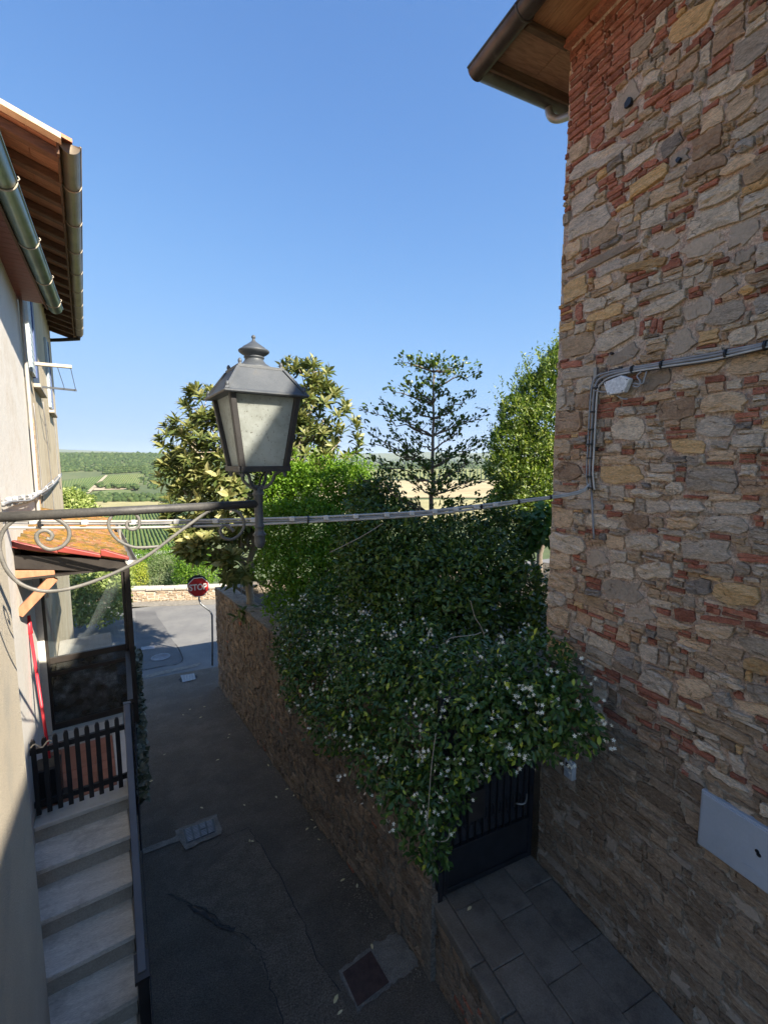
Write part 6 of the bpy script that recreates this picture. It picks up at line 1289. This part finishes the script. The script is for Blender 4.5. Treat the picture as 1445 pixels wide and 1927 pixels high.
for (x, y, D0) in tips:
    tip = atD(x, y, D0); k = int(np.argmin([abs(q[2] - (tip[2] - 0.42 * np.linalg.norm((tip - q)[:2]))) for q in trk])); P_ = limb(b, trk[k], tip, 0.018, 0.004, 7, 0.03)
    for j in range(2, 8):
        for _ in range(3 if j < 4 else 4):
            e = P_[j] + RNG.normal(0, 0.055, 3) + V(0, 0, 0.04); limb(b, P_[j], e, 0.005, 0.003, 2, 0.02) if random.random() < 0.4 else None
            tw = (P_[min(7, j + 1)] - P_[j - 1]) / np.linalg.norm(P_[min(7, j + 1)] - P_[j - 1])
            for _ in range(4): DP.append(e + RNG.normal(0, 0.024, 3)); DD.append(tw * 0.9 + RNG.standard_normal(3) * 0.55 + V(0, 0, 0.5)); DV.append(random.random() * (1.0 if y < 800 else 0.8))
b.build('branches', M['bark'], dk, True)
DP, DD = np.array(DP), np.array(DD); n = len(DP); Ls = RNG.uniform(.05, .085, n); leaves('crown', DP, DD, rvec(n) + np.array([0, 0, .8]), Ls, Ls * 0.5, M['holly'], dk, np.array(DV), 0.2, True)
# dark shrubs below it
sh = thing('dark_shrub', 'dense dark evergreen shrub filling the garden below the open tree', 'shrub', atD(820, 1200, 6.6))
foliage(sh, pb([(715, 925, 7.9, .34), (690, 940, 7.8, .36), (745, 965, 7.6, .26), (925, 985, 7.5, .34), (690, 985, 7.2, .42), (740, 1010, 6.9, .5), (720, 1070, 6.6, .55), (680, 1040, 7.2, .5), (800, 1030, 6.8, .5), (780, 1100, 6.3, .6), (860, 1020, 7, .5), (850, 1100, 6.2, .6), (920, 1060, 6.6, .5), (930, 1130, 6.1, .55), (985, 1110, 6.2, .42), (700, 1120, 6.5, .5), (960, 1000, 7.4, .38), (1000, 1170, 5.6, .35), (870, 1160, 5.6, .45), (770, 1150, 5.9, .45)]), 27000, 0.09, 0.5, M['holly'], 0.45, 0.1, jit=0.8)
b = MB()
for pts in ([(620, 1040), (680, 1010), (720, 985)], [(840, 1230), (830, 1180), (880, 1130)], [(735, 1180), (760, 1205), (790, 1215)], [(880, 1100), (905, 1150), (912, 1180)], [(840, 1110), (880, 1135), (960, 1145)]):
    b.tube(crom([atD(x, y, 5.9) for x, y in pts], 5), 0.006, 5)
b.build('stems', M['bark_pale'], sh, True)
# bay tree by the corner of the stone house
ba = tree('bay_tree', 'dense sunlit bay tree behind the corner of the stone house', 'tree', atD(1010, 1130, 11.6), [atD(1015, 900, 11.8), atD(960, 900, 11.6), atD(1030, 780, 12), atD(980, 830, 11.7)],
     pb([(x_, y_, d_ * 1.2, r_ * 1.2) for x_, y_, d_, r_ in [(1045, 720, 10, .5), (1010, 745, 10, .45), (975, 785, 9.9, .42), (1030, 800, 10, .7), (960, 835, 9.8, .42), (1000, 860, 9.9, .6), (950, 885, 9.7, .4), (985, 920, 9.6, .55), (1030, 900, 9.9, .7), (960, 950, 9.5, .45), (1010, 970, 9.5, .5), (1060, 680, 10.2, .4)]]), 30000, 0.12, 0.4, M['bay'], 0.09, jit=0.6, upbias=0.3, droop=-0.3, shell=0.6)
BB = pb([(1045, 720, 12, .6), (1010, 745, 12, .54), (975, 785, 11.9, .5), (960, 835, 11.8, .5), (950, 885, 11.7, .48), (1060, 690, 12.2, .48), (990, 840, 11.5, .6)])
Pq, Oq = blob_points(BB, 260, 0.98, 0.5); sh_ = []
for q, o_ in zip(Pq, Oq):
    dr_ = o_ * 0.6 + V(0, 0, 0.8) + RNG.normal(0, .2, 3); h_ = random.uniform(.2, .5)
    for s_ in np.linspace(0, 1, 13): sh_.append(q + dr_ * h_ * s_)
sh_ = np.array(sh_); n = len(sh_); Ls = RNG.uniform(.07, .12, n)
leaves('shoot_leaves', sh_, unit(RNG.standard_normal((n, 3)) + np.array([0, 0, 0.8])), rvec(n) + np.array([0, 0, 1]), Ls, Ls * 0.36, M['bay'], ba, RNG.uniform(.3, 1, n), 0.2, False, 'stuff')
vt = thing('vine_shrub', 'broad bright green leaves hanging by the house corner below the bay tree', 'shrub', atD(1005, 1160, 7.2))
foliage(vt, pb([(1000, 985, 7.4, .22), (1015, 1010, 7.3, .2), (990, 1025, 7.3, .18), (1022, 970, 7.5, .18)]), 420, 0.12, 0.85, M['fig'], 0.5, 0.5, True)
b = MB(); limb(b, atD(1003, 1165, 7.2), atD(1005, 1000, 7.4), 0.05, 0.02); limb(b, atD(985, 1165, 7.4), atD(975, 1060, 7.4), 0.03, 0.012); b.build('stems', M['bark'], vt, True)
# a spray of large leaves hanging over the wall top
sw = thing('wall_top_plant', 'spray of large dark leaves hanging over the garden wall top', 'plant', atD(470, 1165, 9.6))
n = 26; c_ = atD(478, 1160, 9.6); P = np.tile(c_, (n, 1)) + RNG.normal(0, 0.16, (n, 3)) * np.array([1, 1, .45]); D = unit(RNG.standard_normal((n, 3)) + np.array([-0.5, 0, -0.2])); Ls = RNG.uniform(.2, .34, n)
leaves('leaves', P, D, rvec(n) + np.array([0, 0, 1.5]), Ls, Ls * .28, M['loquat'], sw, RNG.uniform(0, .4, n), 0.25, True)
# wire fence stakes on the wall top
wf = thing('wire_fence', 'thin stakes and wires of an old fence on the garden wall top', 'fence', atD(460, 1110, 12))
for (x, y, D0, h) in [(420, 1100, 12.6, .35), (455, 1122, 11.2, .6), (528, 1170, 8.6, .8)]:
    p = atD(x, y, D0); b = MB(); b.tube([p - V(0, 0, .1), p + V(0, 0, h)], 0.014, 6); b.build('stake', M['pole'], wf)
for k in range(4):
    b = MB(); b.tube([atD(420, 1100, 12.6) + V(0, 0, .05 + k * .1), atD(455, 1122, 11.2) + V(0, 0, .05 + k * .14), atD(528, 1170, 8.6) + V(0, 0, .05 + k * .2)], 0.004, 4); b.build('wire', M['pole'], wf)

# beyond the parapet
def bush(name, label, blist, n, L, asp, m, **kw):
    base = atD(blist[0][0], blist[0][1] + 60, blist[0][2]); base[2] = terr(base[0], base[1]); t = thing(name, label, 'shrub', base); b = MB()
    bl = pb(blist)
    for c_, r in bl: limb(b, base, c_, 0.05, 0.015)
    b.build('stems', M['bark'], t, True); foliage(t, bl, n, L, asp, m, **kw); return t
bush('round_bush', 'round yellow bush just beyond the parapet', [(256, 1070, 24, .55), (248, 1085, 24, .6), (262, 1088, 24, .5)], 3500, .09, .4, M['shruby'], shell=.6)
bush('pale_shrub', 'pale grey-green shrub beyond the parapet left of the stop sign', [(305, 1080, 25, .9), (325, 1072, 25, .75), (285, 1092, 25, .7), (300, 1060, 25.5, .6), (335, 1095, 25, .7), (268, 1100, 24.5, .6)], 9000, .11, .35, M['shrubg'], shell=.6)
bush('green_shrub', 'fresh green leafy shrub beyond the parapet above the stop sign', [(355, 1062, 24, .7), (372, 1075, 24, .8), (350, 1085, 24, .6), (395, 1070, 24, .8), (385, 1050, 24.5, .6)], 8000, .12, .4, M['privet'], shell=.6)
bush('hillside_shrub', 'broad green shrub farther down the slope past the parapet', [(275, 1062, 32, .9), (300, 1048, 33, .9), (325, 1050, 33, .9), (255, 1055, 34, .9)], 7000, .14, .4, M['privet'], shell=.6)
# lime green tree past the cream house, also seen through the porch glass
tree('lime_tree', 'pale yellow-green leafy tree past the end of the cream house', 'tree', V(*(atD(150, 1180, 17.5)[:2]), -6.6), [atD(150, 1050, 17.5), atD(135, 950, 17.5), atD(190, 1040, 17.5)],
     pb([(128, 945, 17.5, .55), (145, 955, 17.5, .6), (158, 975, 17.3, .6), (125, 985, 17.4, .8), (150, 1020, 17.2, 1.0), (185, 1030, 17.2, .8), (170, 1080, 17, 1.1), (205, 1090, 17, .8), (190, 1130, 16.8, .9), (160, 1130, 17, .8), (170, 995, 17.2, .5)]), 16000, 0.16, 0.55, M['limet'], 0.09, shell=.6, jit=.7)
# dusty artificial-looking ivy panel outside the porch railing
iv = thing('ivy_screen', 'dusty grey-green leaf screen fixed outside the porch railing', 'leaf screen', Lp(0.23, 5, -2.7))
pts = []
for k in range(1500):
    y = random.uniform(1225, 1500); x = np.interp(y, [1225, 1300, 1400, 1500], [252, 255, 260, 262]) + random.uniform(-3, 8); u_ = 4.1 + (1500 - y) / 275 * 2.6 + random.uniform(-.15, .15); pts.append(atu(x, y, u_))
P = np.array(pts); n = len(P); Ls = RNG.uniform(.05, .09, n); leaves('leaves', P, unit(RNG.standard_normal((n, 3)) + np.array([.5, -.3, -.6])), rvec(n) + np.array([.6, -.4, .5]), Ls, Ls * .7, M['ivy'], iv, RNG.random(n), 0.2, True, 'stuff')
b = MB(); b.prism([atu(251, 1225, 6.7), atu(258, 1500, 4.1), atu(258, 1500, 4.1) + V(0, 0, -.5), atu(251, 1225, 6.7) + V(0, 0, -.8)], N * 0.01); b.build('backing', M['net'], iv)

# grit, dust and leaf scraps gathered along the foot of the walls
gm = mat('lane_grit', (0.20, 0.165, 0.12), (0.40, 0.34, 0.25), 60, 0.95); b = MB(); rg = random.Random(77)
for k in range(1500):
    s_ = rg.uniform(0, GLEN); q = GW0 + GD * s_ + GN * (0.03 + abs(rg.gauss(0, 0.13))); z = zr(q[1]) + 0.002; r = rg.uniform(0.004, 0.013); a = rg.random() * 6
    b.add([V(q[0] + r * math.cos(a), q[1] + r * math.sin(a), z), V(q[0] + r * math.cos(a + 2), q[1] + r * math.sin(a + 2), z), V(q[0] + r * math.cos(a + 4.1), q[1] + r * math.sin(a + 4.1), z), V(q[0], q[1], z + r * 0.8)], [(0, 1, 3), (1, 2, 3), (2, 0, 3)])
for k in range(500):
    x, y = rg.uniform(0.1, 1.9), rg.uniform(2.2, 12); z = zr(y) + 0.008; r = rg.uniform(0.003, 0.008); a = rg.random() * 6
    b.add([V(x + r * math.cos(a), y + r * math.sin(a), z), V(x + r * math.cos(a + 2), y + r * math.sin(a + 2), z), V(x + r * math.cos(a + 4.1), y + r * math.sin(a + 4.1), z), V(x, y, z + r * 0.8)], [(0, 1, 3), (1, 2, 3), (2, 0, 3)])
o = b.build('grit', gm); tag(o, 'scattered grit and leaf scraps along the foot of the garden wall', 'grit', kind='stuff')
# fallen leaves on the lane
fl = [(470, 1582), (587, 1543), (578, 1560), (593, 1557), (600, 1580), (475, 1583), (645, 1656), (672, 1667), (700, 1781), (883, 1711), (385, 1330), (378, 1350), (430, 1388), (432, 1382), (345, 1345), (540, 1485), (553, 1497), (358, 1335), (310, 1420), (410, 1430), (505, 1440), (520, 1500), (285, 1470), (640, 1905), (632, 1880), (460, 1515), (380, 1520)]
lf = bpy.data.meshes.new('fallen_leaf'); lf.from_pydata([(-.5, 0, 0), (-.15, .2, .05), (.2, .18, .07), (.5, 0, .02), (.2, -.18, .06), (-.15, -.2, .05), (0, 0, .01)], [], [(0, 6, 1), (1, 6, 2), (2, 6, 3), (3, 6, 4), (4, 6, 5), (5, 6, 0)]); lf.materials.append(M['dead_leaf'])
for (x, y) in fl:
    onp = x > 850; p = atZ(x, y, PLAT + 0.005) if onp else atroad(x, y, 0.012); o = bpy.data.objects.new('fallen_leaf', lf); COL.objects.link(o); o.location = (p[0], p[1], (PLAT if onp else zr(p[1])) + 0.012)
    s = random.uniform(.05, .085); o.scale = (s, s, s); o.rotation_euler = (random.uniform(-.2, .2), random.uniform(-.2, .2), random.random() * 6)
    tag(o, 'dry yellow leaf lying on the paving slabs below the gate' if onp else 'small dry yellow leaf lying on the dark lane asphalt', 'leaf', None if onp else 'fallen leaves on the lane')

# ------------------------------------------------------------------ haze over the valley
hm = bpy.data.materials.new('valley_haze'); hm.use_nodes = True; t = hm.node_tree; t.nodes.clear(); ou = t.nodes.new('ShaderNodeOutputMaterial'); pvn = nnode(t, 'ShaderNodeVolumePrincipled', Density=0.00004, Anisotropy=0.1); pvn.inputs['Color'].default_value = (0.82, 0.9, 1.0, 1)
t.links.new(pvn.outputs[0], ou.inputs['Volume'])
HAZE = True
if HAZE:
    b = MB(); b.wbox(-17500, 17500, -17500, 17500, -90, 420); hz = b.build('haze', hm); tag(hz, kind='stuff')
